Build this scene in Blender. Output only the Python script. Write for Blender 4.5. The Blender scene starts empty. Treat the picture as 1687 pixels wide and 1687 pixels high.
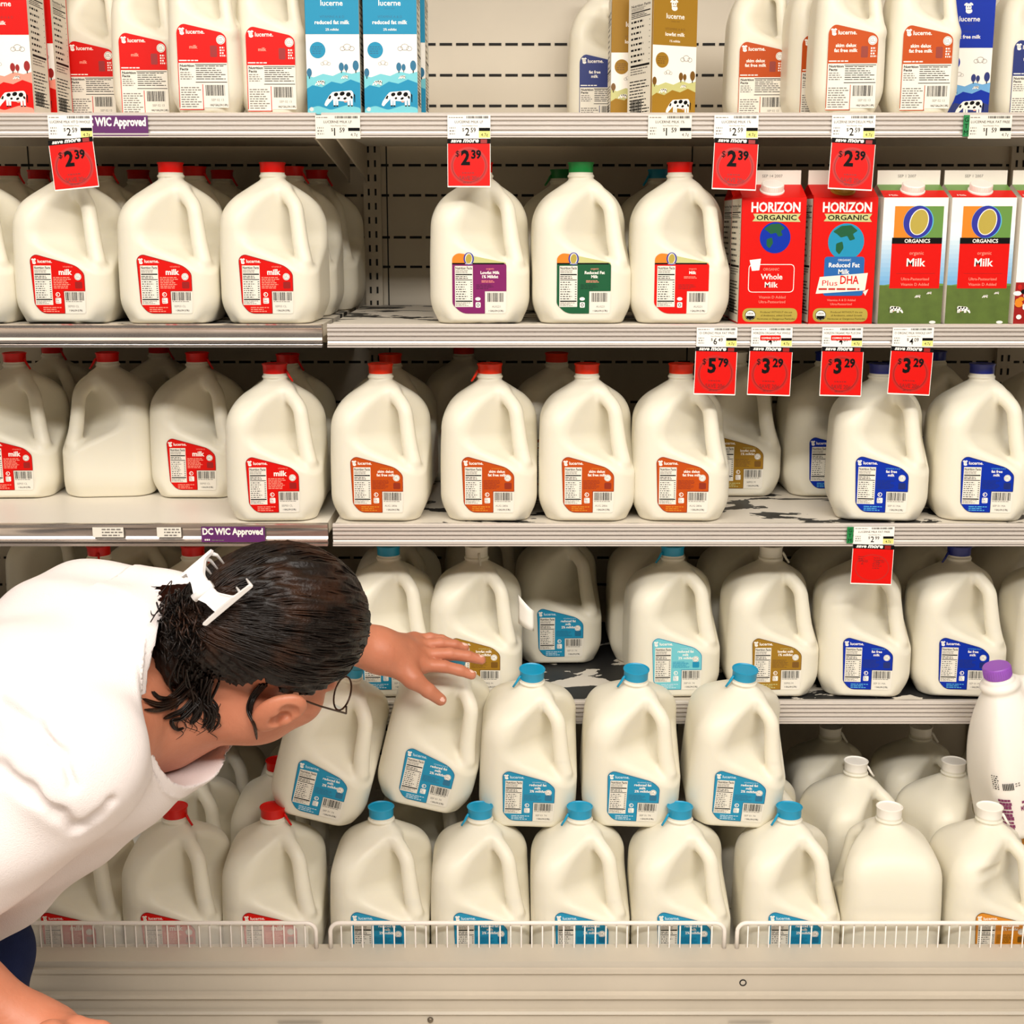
import bpy, math, random
import numpy as np
from mathutils import Matrix, Vector, Euler

random.seed(7)
C = bpy.context.scene.collection
SC = bpy.context.scene

# ------------------------------------------------------------------ camera, light, exposure
FOC, PITCH = 2250.0, math.radians(11.99)
CAM = Vector((0.0, -2.07, 1.57))
cam_data = bpy.data.cameras.new('camera')
cam_data.sensor_fit = 'HORIZONTAL'
cam_data.sensor_width = 36.0
cam_data.lens = 36.0 * FOC / 1687.0
cam_data.clip_start = 0.05
cam = bpy.data.objects.new('camera', cam_data)
C.objects.link(cam)
cam.location = CAM
cam.rotation_euler = (math.pi / 2 - PITCH, 0, 0)
SC.camera = cam

SC.view_settings.view_transform = 'Standard'
SC.view_settings.look = 'None'
SC.view_settings.gamma = 1.0
SC.view_settings.use_curve_mapping = False
SC.view_settings.exposure = 0.38
SC.cycles.use_denoising = True
SC.cycles.max_bounces = 8
SC.cycles.diffuse_bounces = 5
SC.cycles.transparent_max_bounces = 8
SC.cycles.caustics_reflective = False
SC.cycles.caustics_refractive = False

world = bpy.data.worlds.new('store_ambience')
SC.world = world
world.use_nodes = True
world.node_tree.nodes['Background'].inputs[0].default_value = (1.0, 0.93, 0.84, 1)
world.node_tree.nodes['Background'].inputs[1].default_value = 0.045


def area(name, loc, rot, sx, sy, power, col):
    l = bpy.data.lights.new(name, 'AREA')
    l.shape = 'RECTANGLE'
    l.size, l.size_y = sx, sy
    l.energy = power
    l.color = col
    o = bpy.data.objects.new(name, l)
    o.location = loc
    o.rotation_euler = rot
    C.objects.link(o)
    return o


WARM = (1.0, 0.95, 0.89)
area('aisle_fluorescent_light', (0.1, -2.75, 2.95), (math.radians(52), 0, 0), 3.6, 0.22, 60, WARM)
area('ceiling_fluorescent_light', (0.0, -2.1, 3.25), (math.radians(8), 0, 0), 5.0, 2.0, 118, WARM)

# ------------------------------------------------------------------ helpers
def s2l(c):
    return tuple((v / 12.92 if v <= 0.04045 else ((v + 0.055) / 1.055) ** 2.4) for v in [x / 255.0 for x in c[:3]])


MATS = {}


def mat(name, rgb, rough=0.5, metal=0.0, spec=0.5, bump=0.0, bscale=300.0, var=0.0, vscale=8.0, sss=0.0, sssr=(0.01, 0.008, 0.006), trans=0.0, alpha=1.0, coat=0.0):
    if name in MATS:
        return MATS[name]
    m = bpy.data.materials.new(name)
    m.use_nodes = True
    nt = m.node_tree
    b = nt.nodes['Principled BSDF']
    col = (*s2l(rgb), 1)
    b.inputs['Base Color'].default_value = col
    b.inputs['Roughness'].default_value = rough
    b.inputs['Metallic'].default_value = metal
    b.inputs['Specular IOR Level'].default_value = spec
    b.inputs['Alpha'].default_value = alpha
    b.inputs['Coat Weight'].default_value = coat
    if sss:
        b.inputs['Subsurface Weight'].default_value = sss
        b.inputs['Subsurface Radius'].default_value = sssr
        b.inputs['Subsurface Scale'].default_value = 1.0
    if trans:
        b.inputs['Transmission Weight'].default_value = trans
    if bump or var:
        tc = nt.nodes.new('ShaderNodeTexCoord')
    if bump:
        n = nt.nodes.new('ShaderNodeTexNoise')
        n.inputs['Scale'].default_value = bscale
        n.inputs['Detail'].default_value = 3
        bp = nt.nodes.new('ShaderNodeBump')
        bp.inputs['Strength'].default_value = bump
        bp.inputs['Distance'].default_value = 0.002
        nt.links.new(tc.outputs['Object'], n.inputs['Vector'])
        nt.links.new(n.outputs['Fac'], bp.inputs['Height'])
        nt.links.new(bp.outputs['Normal'], b.inputs['Normal'])
    if var:
        n2 = nt.nodes.new('ShaderNodeTexNoise')
        n2.inputs['Scale'].default_value = vscale
        n2.inputs['Detail'].default_value = 5
        mx = nt.nodes.new('ShaderNodeMix')
        mx.data_type = 'RGBA'
        mx.inputs['A'].default_value = tuple(v * (1 - var) for v in col[:3]) + (1,)
        mx.inputs['B'].default_value = tuple(min(1, v * (1 + var)) for v in col[:3]) + (1,)
        nt.links.new(tc.outputs['Object'], n2.inputs['Vector'])
        nt.links.new(n2.outputs['Fac'], mx.inputs['Factor'])
        nt.links.new(mx.outputs['Result'], b.inputs['Base Color'])
    MATS[name] = m
    return m


def mesh_obj(name, verts, faces, mats, parent=None, midx=None, smooth=False, link=True):
    me = bpy.data.meshes.new(name)
    me.from_pydata([tuple(v) for v in verts], [], [tuple(f) for f in faces])
    for m in (mats if isinstance(mats, (list, tuple)) else [mats]):
        me.materials.append(m)
    if midx is not None:
        me.polygons.foreach_set('material_index', midx)
    if smooth:
        me.polygons.foreach_set('use_smooth', [True] * len(me.polygons))
    me.update()
    if not link:
        return me
    return inst(name, me, parent)


def inst(name, me, parent=None):
    o = bpy.data.objects.new(name, me)
    C.objects.link(o)
    if parent is not None:
        o.parent = parent
    return o


def thing(name, label, cat, loc=(0, 0, 0), rot=(0, 0, 0), group=None):
    o = bpy.data.objects.new(name, None)
    o.empty_display_size = 0.03
    C.objects.link(o)
    o.location = loc
    o.rotation_euler = rot
    o['label'] = label
    o['category'] = cat
    if group:
        o['group'] = group
    return o


def tag(o, label, cat, group=None):
    o['label'] = label
    o['category'] = cat
    if group:
        o['group'] = group
    return o


def structure(o):
    o['kind'] = 'structure'
    return o


def xat(px, y, z):
    """world X of a picture column at a known depth and height"""
    d = math.cos(PITCH) * (y - CAM.y) - math.sin(PITCH) * (z - CAM.z)
    return (px - 843.5) / FOC * d


class Geo:
    """collects polygons with materials, builds one mesh"""

    def __init__(self):
        self.v, self.f, self.m, self.mats = [], [], [], []

    def mi(self, m):
        if m not in self.mats:
            self.mats.append(m)
        return self.mats.index(m)

    def add(self, verts, faces, m):
        b = len(self.v)
        self.v += [tuple(p) for p in verts]
        k = self.mi(m)
        for f in faces:
            self.f.append(tuple(i + b for i in f))
            self.m.append(k)

    def box(self, x0, x1, y0, y1, z0, z1, m):
        v = [(x, y, z) for z in (z0, z1) for y in (y0, y1) for x in (x0, x1)]
        self.add(v, [(0, 2, 3, 1), (4, 5, 7, 6), (0, 1, 5, 4), (2, 6, 7, 3), (0, 4, 6, 2), (1, 3, 7, 5)], m)

    def prism_x(self, prof, x0, x1, m):
        """profile (y,z) counter-clockwise seen from +x, extruded along x"""
        n = len(prof)
        v = [(x0, p[0], p[1]) for p in prof] + [(x1, p[0], p[1]) for p in prof]
        f = [(i, (i + 1) % n, n + (i + 1) % n, n + i) for i in range(n)]
        f += [tuple(range(n - 1, -1, -1)), tuple(range(n, 2 * n))]
        self.add(v, f, m)

    def tube(self, pts, r, m, seg=8, caps=True):
        pts = [Vector(p) for p in pts]
        rr = r if isinstance(r, (list, tuple)) else [r] * len(pts)
        rings, V, F = [], [], []
        up = None
        for i, p in enumerate(pts):
            t = (pts[min(i + 1, len(pts) - 1)] - pts[max(i - 1, 0)]).normalized()
            if up is None:
                a = Vector((0, 0, 1)) if abs(t.z) < 0.9 else Vector((1, 0, 0))
                up = (a - t * a.dot(t)).normalized()
            else:
                up = (up - t * up.dot(t)).normalized()
            s = t.cross(up)
            for k in range(seg):
                an = 2 * math.pi * k / seg
                V.append(p + (up * math.cos(an) + s * math.sin(an)) * rr[i])
        for i in range(len(pts) - 1):
            for k in range(seg):
                a, b = i * seg + k, i * seg + (k + 1) % seg
                F.append((a, b, b + seg, a + seg))
        if caps:
            F.append(tuple(range(seg - 1, -1, -1)))
            F.append(tuple(range((len(pts) - 1) * seg, len(pts) * seg)))
        self.add(V, F, m)

    def lathe(self, prof, m, seg=28, center=(0, 0)):
        V, F = [], []
        for (r, z) in prof:
            for k in range(seg):
                a = 2 * math.pi * k / seg
                V.append((center[0] + r * math.cos(a), center[1] + r * math.sin(a), z))
        for i in range(len(prof) - 1):
            for k in range(seg):
                a, b = i * seg + k, i * seg + (k + 1) % seg
                F.append((a, b, b + seg, a + seg))
        F.append(tuple(range(seg - 1, -1, -1)))
        F.append(tuple(range((len(prof) - 1) * seg, len(prof) * seg)))
        self.add(V, F, m)

    def mesh(self, name, smooth=False):
        me = mesh_obj(name, self.v, self.f, self.mats, midx=self.m, smooth=smooth, link=False)
        return me

    def build(self, name, parent=None, smooth=False, auto=None):
        me = self.mesh(name, smooth)
        if auto:
            me.polygons.foreach_set('use_smooth', [True] * len(me.polygons))
            me.set_sharp_from_angle(angle=math.radians(auto))
        return inst(name, me, parent)


_textcache = {}


def text_polys(s, bold=0.0, shear=0.0):
    key = (s, bold, shear)
    if key in _textcache:
        return _textcache[key]
    cu = bpy.data.curves.new('lettering', 'FONT')
    cu.body = s
    cu.size = 1.0
    cu.resolution_u = 2
    cu.offset = bold
    cu.shear = shear
    cu.fill_mode = 'FRONT'
    o = bpy.data.objects.new('lettering', cu)
    C.objects.link(o)
    dg = bpy.context.evaluated_depsgraph_get()
    me = o.evaluated_get(dg).to_mesh()
    V = np.array([v.co[:2] for v in me.vertices]) if len(me.vertices) else np.zeros((0, 2))
    F = [tuple(p.vertices) for p in me.polygons]
    o.evaluated_get(dg).to_mesh_clear()
    bpy.data.objects.remove(o)
    bpy.data.curves.remove(cu)
    _textcache[key] = (V, F)
    return V, F


class Art:
    """flat printed artwork in millimetres (u right, v up); every layer sits a hair above the last"""

    def __init__(self, place, eps=0.00007):
        self.g = Geo()
        self.place = place
        self.eps = eps

    def raw(self, pts, faces, m, layer):
        h = self.eps * layer
        self.g.add([self.place(p[0] / 1000.0, p[1] / 1000.0, h) for p in pts], faces, m)

    def poly(self, pts, m, layer=1):
        a = sum(pts[i - 1][0] * pts[i][1] - pts[i][0] * pts[i - 1][1] for i in range(len(pts)))
        pts = list(pts) if a > 0 else list(pts)[::-1]
        self.raw(pts, [tuple(range(len(pts)))], m, layer)

    def rect(self, u0, v0, u1, v1, m, layer=1):
        self.poly([(u0, v0), (u1, v0), (u1, v1), (u0, v1)], m, layer)

    def rrect(self, u0, v0, u1, v1, r, m, layer=1):
        self.poly(round_poly([(u0, v0), (u1, v0), (u1, v1), (u0, v1)], r), m, layer)

    def ell(self, cu, cv, a, b, m, layer=1, n=28, rot=0.0):
        c, s = math.cos(rot), math.sin(rot)
        self.poly([(cu + a * math.cos(t) * c - b * math.sin(t) * s, cv + a * math.cos(t) * s + b * math.sin(t) * c)
                   for t in [2 * math.pi * k / n for k in range(n)]], m, layer)

    def ring(self, cu, cv, a, b, w, m, layer=1, n=36, w2=None):
        P, F = [], []
        w2 = w if w2 is None else w2
        for k in range(n):
            t = 2 * math.pi * k / n
            P.append((cu + a * math.cos(t), cv + b * math.sin(t)))
            P.append((cu + (a - w) * math.cos(t), cv + (b - w2) * math.sin(t)))
        for k in range(n):
            i, j = 2 * k, 2 * ((k + 1) % n)
            F.append((i, j, j + 1, i + 1))
        self.raw(P, F, m, layer)

    def text(self, s, u0, v0, u1, v1, m, layer=2, bold=0.0, shear=0.0):
        V, F = text_polys(s, bold, shear)
        if not len(V):
            return
        lo, hi = V.min(0), V.max(0)
        k = np.maximum(hi - lo, 1e-6)
        P = (V - lo) / k * np.array([u1 - u0, v1 - v0]) + np.array([u0, v0])
        self.raw([tuple(p) for p in P], F, m, layer)

    def textc(self, s, cu, v0, h, m, layer=2, bold=0.0, shear=0.0, wmax=None, cap=0.73, sx=1.0, align=0):
        """line of text of given cap height, centred at cu (align 0), left (-1) or right (1)"""
        V, F = text_polys(s, bold, shear)
        if not len(V):
            return
        sc = h / cap
        lo, hi = V[:, 0].min(), V[:, 0].max()
        w = (hi - lo) * sc * sx
        kx = sc * sx
        if wmax and w > wmax:
            kx *= wmax / w
            w = wmax
        off = {0: -w / 2, -1: 0, 1: -w}[align]
        self.raw([((p[0] - lo) * kx + cu + off, p[1] * sc + v0) for p in V], F, m, layer)

    def lines(self, u0, v0, u1, v1, n, m, layer=2, fill=0.45, rnd=0.35, seed=1):
        """rows of print too small to read"""
        R = random.Random(seed)
        st = (v1 - v0) / n
        for i in range(n):
            v = v1 - (i + 1) * st
            u = u0
            end = u1 - (u1 - u0) * rnd * R.random()
            while u < end:
                w = min(end - u, (u1 - u0) * R.uniform(0.08, 0.28))
                self.rect(u, v + st * (1 - fill) / 2, u + w, v + st * (1 + fill) / 2, m, layer)
                u += w + st * 0.35

    def bars(self, u0, v0, u1, v1, m, layer=2, seed=3, n=22):
        R = random.Random(seed)
        ws = [R.choice((1, 1, 2, 3)) for _ in range(n * 2)]
        k = (u1 - u0) / sum(ws)
        u = u0
        for i, w in enumerate(ws):
            if i % 2 == 0:
                self.rect(u, v0, u + w * k, v1, m, layer)
            u += w * k

    def mesh(self, name):
        return self.g.mesh(name)


def round_poly(pts, r, n=5):
    """polygon with rounded corners; r is one radius or one per corner"""
    N = len(pts)
    rr = r if isinstance(r, (list, tuple)) else [r] * N
    out = []
    for i in range(N):
        p0, p1, p2 = Vector(pts[i - 1]), Vector(pts[i]), Vector(pts[(i + 1) % N])
        a, b = (p0 - p1), (p2 - p1)
        q = min(rr[i], a.length * 0.49, b.length * 0.49)
        if q <= 1e-6:
            out.append(tuple(p1))
            continue
        s, e = p1 + a.normalized() * q, p1 + b.normalized() * q
        for k in range(n + 1):
            t = k / n
            w = (1 - t) ** 2 * s + 2 * t * (1 - t) * p1 + t * t * e
            out.append((w.x, w.y))
    return out


# ------------------------------------------------------------------ distance-field surfaces
def smin(a, b, k):
    h = np.clip(0.5 + 0.5 * (b - a) / k, 0, 1)
    return b + (a - b) * h - k * h * (1 - h)


def smax(a, b, k):
    return -smin(-a, -b, k)


def seg_sdf(P, a, b, ra, rb=None):
    """capsule whose radius runs from ra to rb"""
    a, b = np.asarray(a, float), np.asarray(b, float)
    rb = ra if rb is None else rb
    ab = b - a
    t = np.clip(((P - a) @ ab) / (ab @ ab), 0, 1)
    d = P - a - t[:, None] * ab
    return np.sqrt((d * d).sum(1)) - (ra + (rb - ra) * t)


def ell_sdf(P, c, r, R=None):
    q = P - np.asarray(c, float)
    if R is not None:
        q = q @ np.asarray(R)
    r = np.asarray(r, float)
    k0 = np.sqrt(((q / r) ** 2).sum(1))
    k1 = np.sqrt(((q / (r * r)) ** 2).sum(1)) + 1e-9
    return k0 * (k0 - 1.0) / k1


def sdf_mesh(f, lo, hi, h, nb=20, lip=1.0):
    """sparse surface nets of a distance field: vertices, quads, normals"""
    lo = np.asarray(lo, float)
    n = np.ceil((np.asarray(hi, float) - lo) / h).astype(int)
    B = np.ceil(n / nb).astype(int)
    bi = np.stack(np.meshgrid(*[np.arange(b) for b in B], indexing='ij'), -1).reshape(-1, 3)
    cen = lo + (bi + 0.5) * nb * h
    d = f(cen)
    rad = (nb / 2 + 2) * h * math.sqrt(3) * lip
    bi = bi[np.abs(d) < rad]
    g = np.arange(-1, nb + 2)
    G = np.stack(np.meshgrid(g, g, g, indexing='ij'), -1)
    m = len(g)
    keysV, posV, quads = [], [], []
    BIG = 1 << 20
    corners = [(i, j, k) for i in (0, 1) for j in (0, 1) for k in (0, 1)]
    edges = [(a, b) for a in range(8) for b in range(a + 1, 8) if sum(abs(corners[a][c] - corners[b][c]) for c in range(3)) == 1]
    for blk in bi:
        I = G + blk * nb
        P = lo + I.reshape(-1, 3) * h
        S = f(P).reshape(m, m, m)
        S = np.where(S == 0, 1e-9, S)
        if S.min() > 0 or S.max() < 0:
            continue
        cs = [S[i:m - 1 + i, j:m - 1 + j, k:m - 1 + k] for (i, j, k) in corners]
        neg = sum((c < 0).astype(int) for c in cs)
        act = (neg > 0) & (neg < 8)
        ai = np.argwhere(act)
        if not len(ai):
            continue
        acc = np.zeros((len(ai), 3))
        cnt = np.zeros(len(ai))
        cv = [c[act] for c in cs]
        for (a, b) in edges:
            va, vb = cv[a], cv[b]
            x = (va < 0) != (vb < 0)
            t = np.where(x, va / np.where(x, va - vb, 1), 0)
            pa, pb = np.array(corners[a], float), np.array(corners[b], float)
            acc += np.where(x[:, None], pa + t[:, None] * (pb - pa), 0)
            cnt += x
        loc = acc / cnt[:, None]
        cell = ai - 1 + blk * nb + 2
        keysV.append((cell[:, 0] * BIG + cell[:, 1]) * BIG + cell[:, 2])
        posV.append(lo + (cell - 2 + loc) * h)
        inner = slice(1, nb + 1)
        for ax in range(3):
            o1, o2 = [(1, 2), (2, 0), (0, 1)][ax]
            A = S[inner, inner, inner]
            sl = [inner] * 3
            sl[ax] = slice(2, nb + 2)
            Bv = S[tuple(sl)]
            cr = np.argwhere((A < 0) != (Bv < 0))
            if not len(cr):
                continue
            flip = A[cr[:, 0], cr[:, 1], cr[:, 2]] > 0
            base = cr + blk * nb + 2
            q = []
            for (s1, s2) in ((-1, -1), (0, -1), (0, 0), (-1, 0)):
                c = base.copy()
                c[:, o1] += s1
                c[:, o2] += s2
                q.append((c[:, 0] * BIG + c[:, 1]) * BIG + c[:, 2])
            q = np.stack(q, 1)
            q[flip] = q[flip][:, ::-1]
            quads.append(q)
    K = np.concatenate(keysV)
    Pv = np.concatenate(posV)
    uk, first = np.unique(K, return_index=True)
    V = Pv[first]
    Q = np.searchsorted(uk, np.concatenate(quads))
    e = h * 0.5
    for _ in range(2):
        gr = np.stack([(f(V + e * np.eye(3)[i]) - f(V - e * np.eye(3)[i])) / (2 * e) for i in range(3)], 1)
        gl = np.sqrt((gr * gr).sum(1))[:, None] + 1e-9
        V = V - np.clip(f(V)[:, None] / gl, -h * 0.6, h * 0.6) * gr / gl
    gr = np.stack([(f(V + e * np.eye(3)[i]) - f(V - e * np.eye(3)[i])) for i in range(3)], 1)
    N = gr / (np.sqrt((gr * gr).sum(1))[:, None] + 1e-12)
    return V, Q, N


def np_mesh(name, V, Q, N, mats, midx=None):
    me = bpy.data.meshes.new(name)
    me.vertices.add(len(V))
    me.vertices.foreach_set('co', np.asarray(V, np.float32).ravel())
    k = Q.shape[1]
    me.loops.add(len(Q) * k)
    me.loops.foreach_set('vertex_index', np.asarray(Q, np.int32).ravel())
    me.polygons.add(len(Q))
    me.polygons.foreach_set('loop_start', np.arange(0, len(Q) * k, k, dtype=np.int32))
    for m in (mats if isinstance(mats, (list, tuple)) else [mats]):
        me.materials.append(m)
    if midx is not None:
        me.polygons.foreach_set('material_index', np.asarray(midx, np.int32))
    me.polygons.foreach_set('use_smooth', np.ones(len(Q), bool))
    me.update()
    me.validate()
    if N is not None:
        me.normals_split_custom_set_from_vertices([tuple(n) for n in N])
    return me


def sub_mesh(V, Q, N, keep):
    q = Q[keep]
    u, inv = np.unique(q, return_inverse=True)
    return V[u], inv.reshape(q.shape), N[u]
# ------------------------------------------------------------------ materials
M_JUG = mat('milk_filled_plastic', (230, 224, 206), 0.42, spec=0.35, sss=0.25, sssr=(0.010, 0.009, 0.006), bump=0.05, bscale=90)
M_WHITECAP = mat('white_plastic', (244, 238, 228), 0.4)
M_CLEARCAP = mat('frosted_plastic', (226, 220, 204), 0.35)
M_REDCAP = mat('red_plastic', (206, 14, 4), 0.35, spec=0.3)
M_ORANGECAP = mat('orange_red_plastic', (222, 44, 8), 0.35, spec=0.3)
M_TEALCAP = mat('turquoise_plastic', (10, 146, 186), 0.35)
M_BLUECAP = mat('navy_plastic', (22, 34, 120), 0.35)
M_GREENCAP = mat('green_plastic', (14, 120, 52), 0.35)
M_PURPLECAP = mat('violet_plastic', (150, 84, 186), 0.35)
K = {
    'red': mat('print_red', (212, 12, 3), 0.45, spec=0.2),
    'darkred': mat('print_dark_red', (150, 14, 8), 0.4),
    'midred': mat('print_mid_red', (190, 22, 10), 0.4),
    'pink': mat('print_pink', (246, 150, 128), 0.45),
    'skim': mat('print_orange', (186, 74, 14), 0.45, spec=0.2),
    'dskim': mat('print_dark_orange', (140, 40, 8), 0.4),
    'blue': mat('print_blue', (4, 44, 160), 0.45, spec=0.2),
    'dblue': mat('print_dark_blue', (8, 34, 110), 0.4),
    'teal': mat('print_turquoise', (34, 140, 178), 0.45, spec=0.2),
    'dteal': mat('print_dark_turquoise', (16, 104, 140), 0.4),
    'lteal': mat('print_light_turquoise', (112, 196, 206), 0.4),
    'gold': mat('print_gold', (156, 116, 34), 0.45, spec=0.2),
    'dgold': mat('print_dark_gold', (116, 78, 14), 0.4),
    'amber': mat('print_amber', (212, 134, 26), 0.4),
    'purple': mat('print_purple', (124, 16, 92), 0.4),
    'dpurple': mat('print_dark_purple', (80, 6, 62), 0.4),
    'green': mat('print_green', (6, 84, 46), 0.4),
    'dgreen': mat('print_dark_green', (2, 50, 28), 0.4),
    'white': mat('print_white', (248, 242, 232), 0.4),
    'paper': mat('print_paper', (232, 226, 212), 0.5),
    'black': mat('print_black', (10, 9, 9), 0.6, spec=0.12),
    'grey': mat('print_grey', (120, 114, 106), 0.5),
    'orange': mat('print_bright_orange', (230, 128, 24), 0.4),
    'sage': mat('print_sage', (196, 194, 128), 0.4),
    'olive': mat('print_olive_gold', (178, 158, 66), 0.4),
    'leaf': mat('print_leaf_green', (98, 140, 62), 0.4),
    'grass': mat('print_grass_green', (84, 104, 38), 0.45, var=0.35, vscale=60),
    'sky': mat('print_sky_blue', (104, 166, 214), 0.4),
    'pale': mat('print_pale_blue', (196, 220, 232), 0.4),
    'navy': mat('print_navy', (40, 44, 150), 0.4),
    'cyan': mat('print_cyan', (86, 176, 214), 0.4),
    'yellow': mat('print_yellow', (226, 222, 128), 0.45),
    'lime': mat('print_lime', (170, 180, 60), 0.45),
    'nose': mat('print_flesh_pink', (236, 160, 140), 0.45),
    'wic': mat('print_aubergine', (96, 40, 100), 0.35),
    'gtm': mat('print_shelf_green', (20, 122, 60), 0.4),
}

# ------------------------------------------------------------------ jugs
def jug_sdf(w, rc, zs, slope, zl, d0, hp, hr, rn, ztop, k=0.012, dents=()):
    half = w / 2
    dg = math.sqrt(0.5)
    # smooth handle path through its control points
    cp = np.array([(p[0], p[1], r) for p, r in zip(hp, hr)])
    cp = np.vstack([2 * cp[0] - cp[1], cp, 2 * cp[-1] - cp[-2]])
    sm = []
    for i in range(1, len(cp) - 2):
        for t in np.linspace(0, 1, 4, endpoint=(i == len(cp) - 3)):
            a0, a1, a2, a3 = cp[i - 1:i + 3]
            sm.append(0.5 * (2 * a1 + (a2 - a0) * t + (2 * a0 - 5 * a1 + 4 * a2 - a3) * t * t + (3 * a1 - a0 - 3 * a2 + a3) * t ** 3))
    HP = [(q[0] * dg, -q[0] * dg, q[1]) for q in sm]
    HR = [q[2] for q in sm]

    def body(P):
        x, y, z = P[:, 0], P[:, 1], P[:, 2]
        qx, qy = np.abs(x) - (half - rc), np.abs(y) - (half - rc)
        d2 = np.sqrt(np.maximum(qx, 0) ** 2 + np.maximum(qy, 0) ** 2) + np.minimum(np.maximum(qx, qy), 0) - rc
        ax, ay = np.abs(x), np.abs(y)
        rho = (ax ** 3 + ay ** 3 + 1e-12) ** (1 / 3)
        d2 = d2 + 0.040 * (np.sqrt((z - 0.10) ** 2 + 0.0004) + (z - 0.10)) * 0.5
        sh = (z - zs + slope * (rho - rn - 0.003)) / math.sqrt(1 + slope * slope)
        b = smax(d2, sh, 0.026)
        dx = smax(ax - half, (ax + ay) * dg - (half * 1.414 - rc * 0.41), 0.01)
        b = smax(b, (dx * 0.028 - (z - 0.028) * 0.013) / 0.0309, 0.006)
        b = smax(b, (-z + 0.5 * (d2 + 0.009)) / 1.12, 0.004)
        b = smax(b, -z, 0.003)
        d, t = (x - y) * dg, (x + y) * dg
        led = zl - 0.55 * (d - d0) + 0.10 * np.abs(t)
        R = smax(smax(d0 + 0.10 * (z - zl) - d, led - z, 0.02), z - (zs - 0.006), 0.012)
        b = smax(b, -R, 0.010)
        for (p0, p1, rr, kk) in dents:
            b = smax(b, -seg_sdf(P, p0, p1, rr), kk)
        return b

    def handle(P):
        h = None
        for i in range(len(HP) - 1):
            s = seg_sdf(P, HP[i], HP[i + 1], HR[i], HR[i + 1])
            h = s if h is None else np.minimum(h, s)
        return h

    def neck(P):
        r = np.sqrt(P[:, 0] ** 2 + P[:, 1] ** 2)
        z = P[:, 2]
        n = np.maximum(r - rn, np.maximum(z - ztop, (zs - 0.03) - z))
        ring = np.sqrt(np.maximum(r - rn, 0) ** 2 + (z - (zs + 0.0075)) ** 2) - 0.0022
        return np.minimum(n, ring)

    def f(P):
        return smin(smin(body(P), handle(P), 0.010), neck(P), 0.0035)
    return f, body, handle


def make_jug(name, w, rc, zs, slope, zl, d0, hp, hr, rn, ztop, h=0.0023, dents=()):
    f, body, handle = jug_sdf(w, rc, zs, slope, zl, d0, hp, hr, rn, ztop, dents=dents)
    V, Q, N = sdf_mesh(f, (-w / 2 - 0.01, -w / 2 - 0.01, -0.006), (w / 2 + 0.01, w / 2 + 0.01, ztop + 0.006), h, nb=24)
    cen = V[Q].mean(1)
    ish = (handle(cen) < body(cen) + 0.002) & (cen[:, 2] > zl - 0.004)
    dd = (cen[:, 0] - cen[:, 1]) * math.sqrt(0.5)
    ish &= dd > d0 + 0.012
    bv = sub_mesh(V, Q, N, ~ish)
    hv = sub_mesh(V, Q, N, ish)
    return np_mesh(name + '_body', *bv, M_JUG), np_mesh(name + '_handle', *hv, M_JUG)


GAL = (0.152, 0.034, 0.212, 0.66, 0.117, 0.0255,
                                [(0.018, 0.203), (0.044, 0.187), (0.0590, 0.172), (0.0640, 0.150), (0.0700, 0.118), (0.0780, 0.092)],
                                [0.011, 0.0112, 0.0112, 0.0114, 0.0122, 0.0125], 0.0185, 0.228)
GAL_BODY, GAL_HANDLE = make_jug('gallon', *GAL)
CREASED_BODY, _h = make_jug('creased_gallon', *GAL, dents=[((-0.040, -0.082, 0.164), (0.008, -0.040, 0.155), 0.0065, 0.008)])
DENTED_BODY, _h = make_jug('dented_gallon', *GAL, dents=[((-0.040, -0.092, 0.186), (-0.022, -0.092, 0.180), 0.024, 0.010)])
HALF_BODY, HALF_HANDLE = make_jug('half_gallon', 0.106, 0.026, 0.218, 0.95, 0.146, 0.018,
                                  [(0.012, 0.214), (0.032, 0.202), (0.043, 0.190), (0.046, 0.170), (0.0505, 0.142), (0.056, 0.118)],
                                  [0.010, 0.0088, 0.0085, 0.0088, 0.0095, 0.010], 0.0185, 0.229)


def cap_mesh(name, m, z0, r=0.0185, hh=0.0165):
    g = Geo()
    n = 28
    g.lathe([(r + 0.0002, z0), (r + 0.0003, z0 + hh * 0.75), (r + 0.0018, z0 + hh * 0.93), (r + 0.0018, z0 + hh),
             (r + 0.0008, z0 + hh + 0.0004), (r - 0.0006, z0 + hh - 0.0012), (0.004, z0 + hh - 0.0012)], m)
    me = g.mesh(name)
    me.polygons.foreach_set('use_smooth', [True] * len(me.polygons))
    me.set_sharp_from_angle(angle=math.radians(40))
    return me


def tab_mesh(name, m, z0, ang):
    g = Geo()
    r = 0.0190
    pts = [(r - 0.0005, 0.004), (r + 0.002, 0.001), (r + 0.006, -0.006), (r + 0.0115, -0.0135)]
    g.tube([(p[0] * math.cos(ang), p[0] * math.sin(ang), z0 + p[1]) for p in pts], [0.0022, 0.0022, 0.002, 0.0017], m, 6)
    return g.mesh(name, True)


CAPS = {}
for cn, cm in (('red', M_REDCAP), ('orange', M_ORANGECAP), ('teal', M_TEALCAP), ('blue', M_BLUECAP), ('green', M_GREENCAP), ('white', M_WHITECAP), ('clear', M_CLEARCAP)):
    CAPS[cn] = (cap_mesh('cap_' + cn, cm, 0.2250, hh=0.0150),
                {a: tab_mesh('tab_' + cn, cm, 0.2262, math.radians(d)) for a, d in (('r', -20), ('l', 200), ('f', -75))})
HALFCAPS = {cn: cap_mesh('half_cap_' + cn, cm, 0.2265) for cn, cm in (('red', M_REDCAP), ('orange', M_ORANGECAP), ('blue', M_BLUECAP))}


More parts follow.
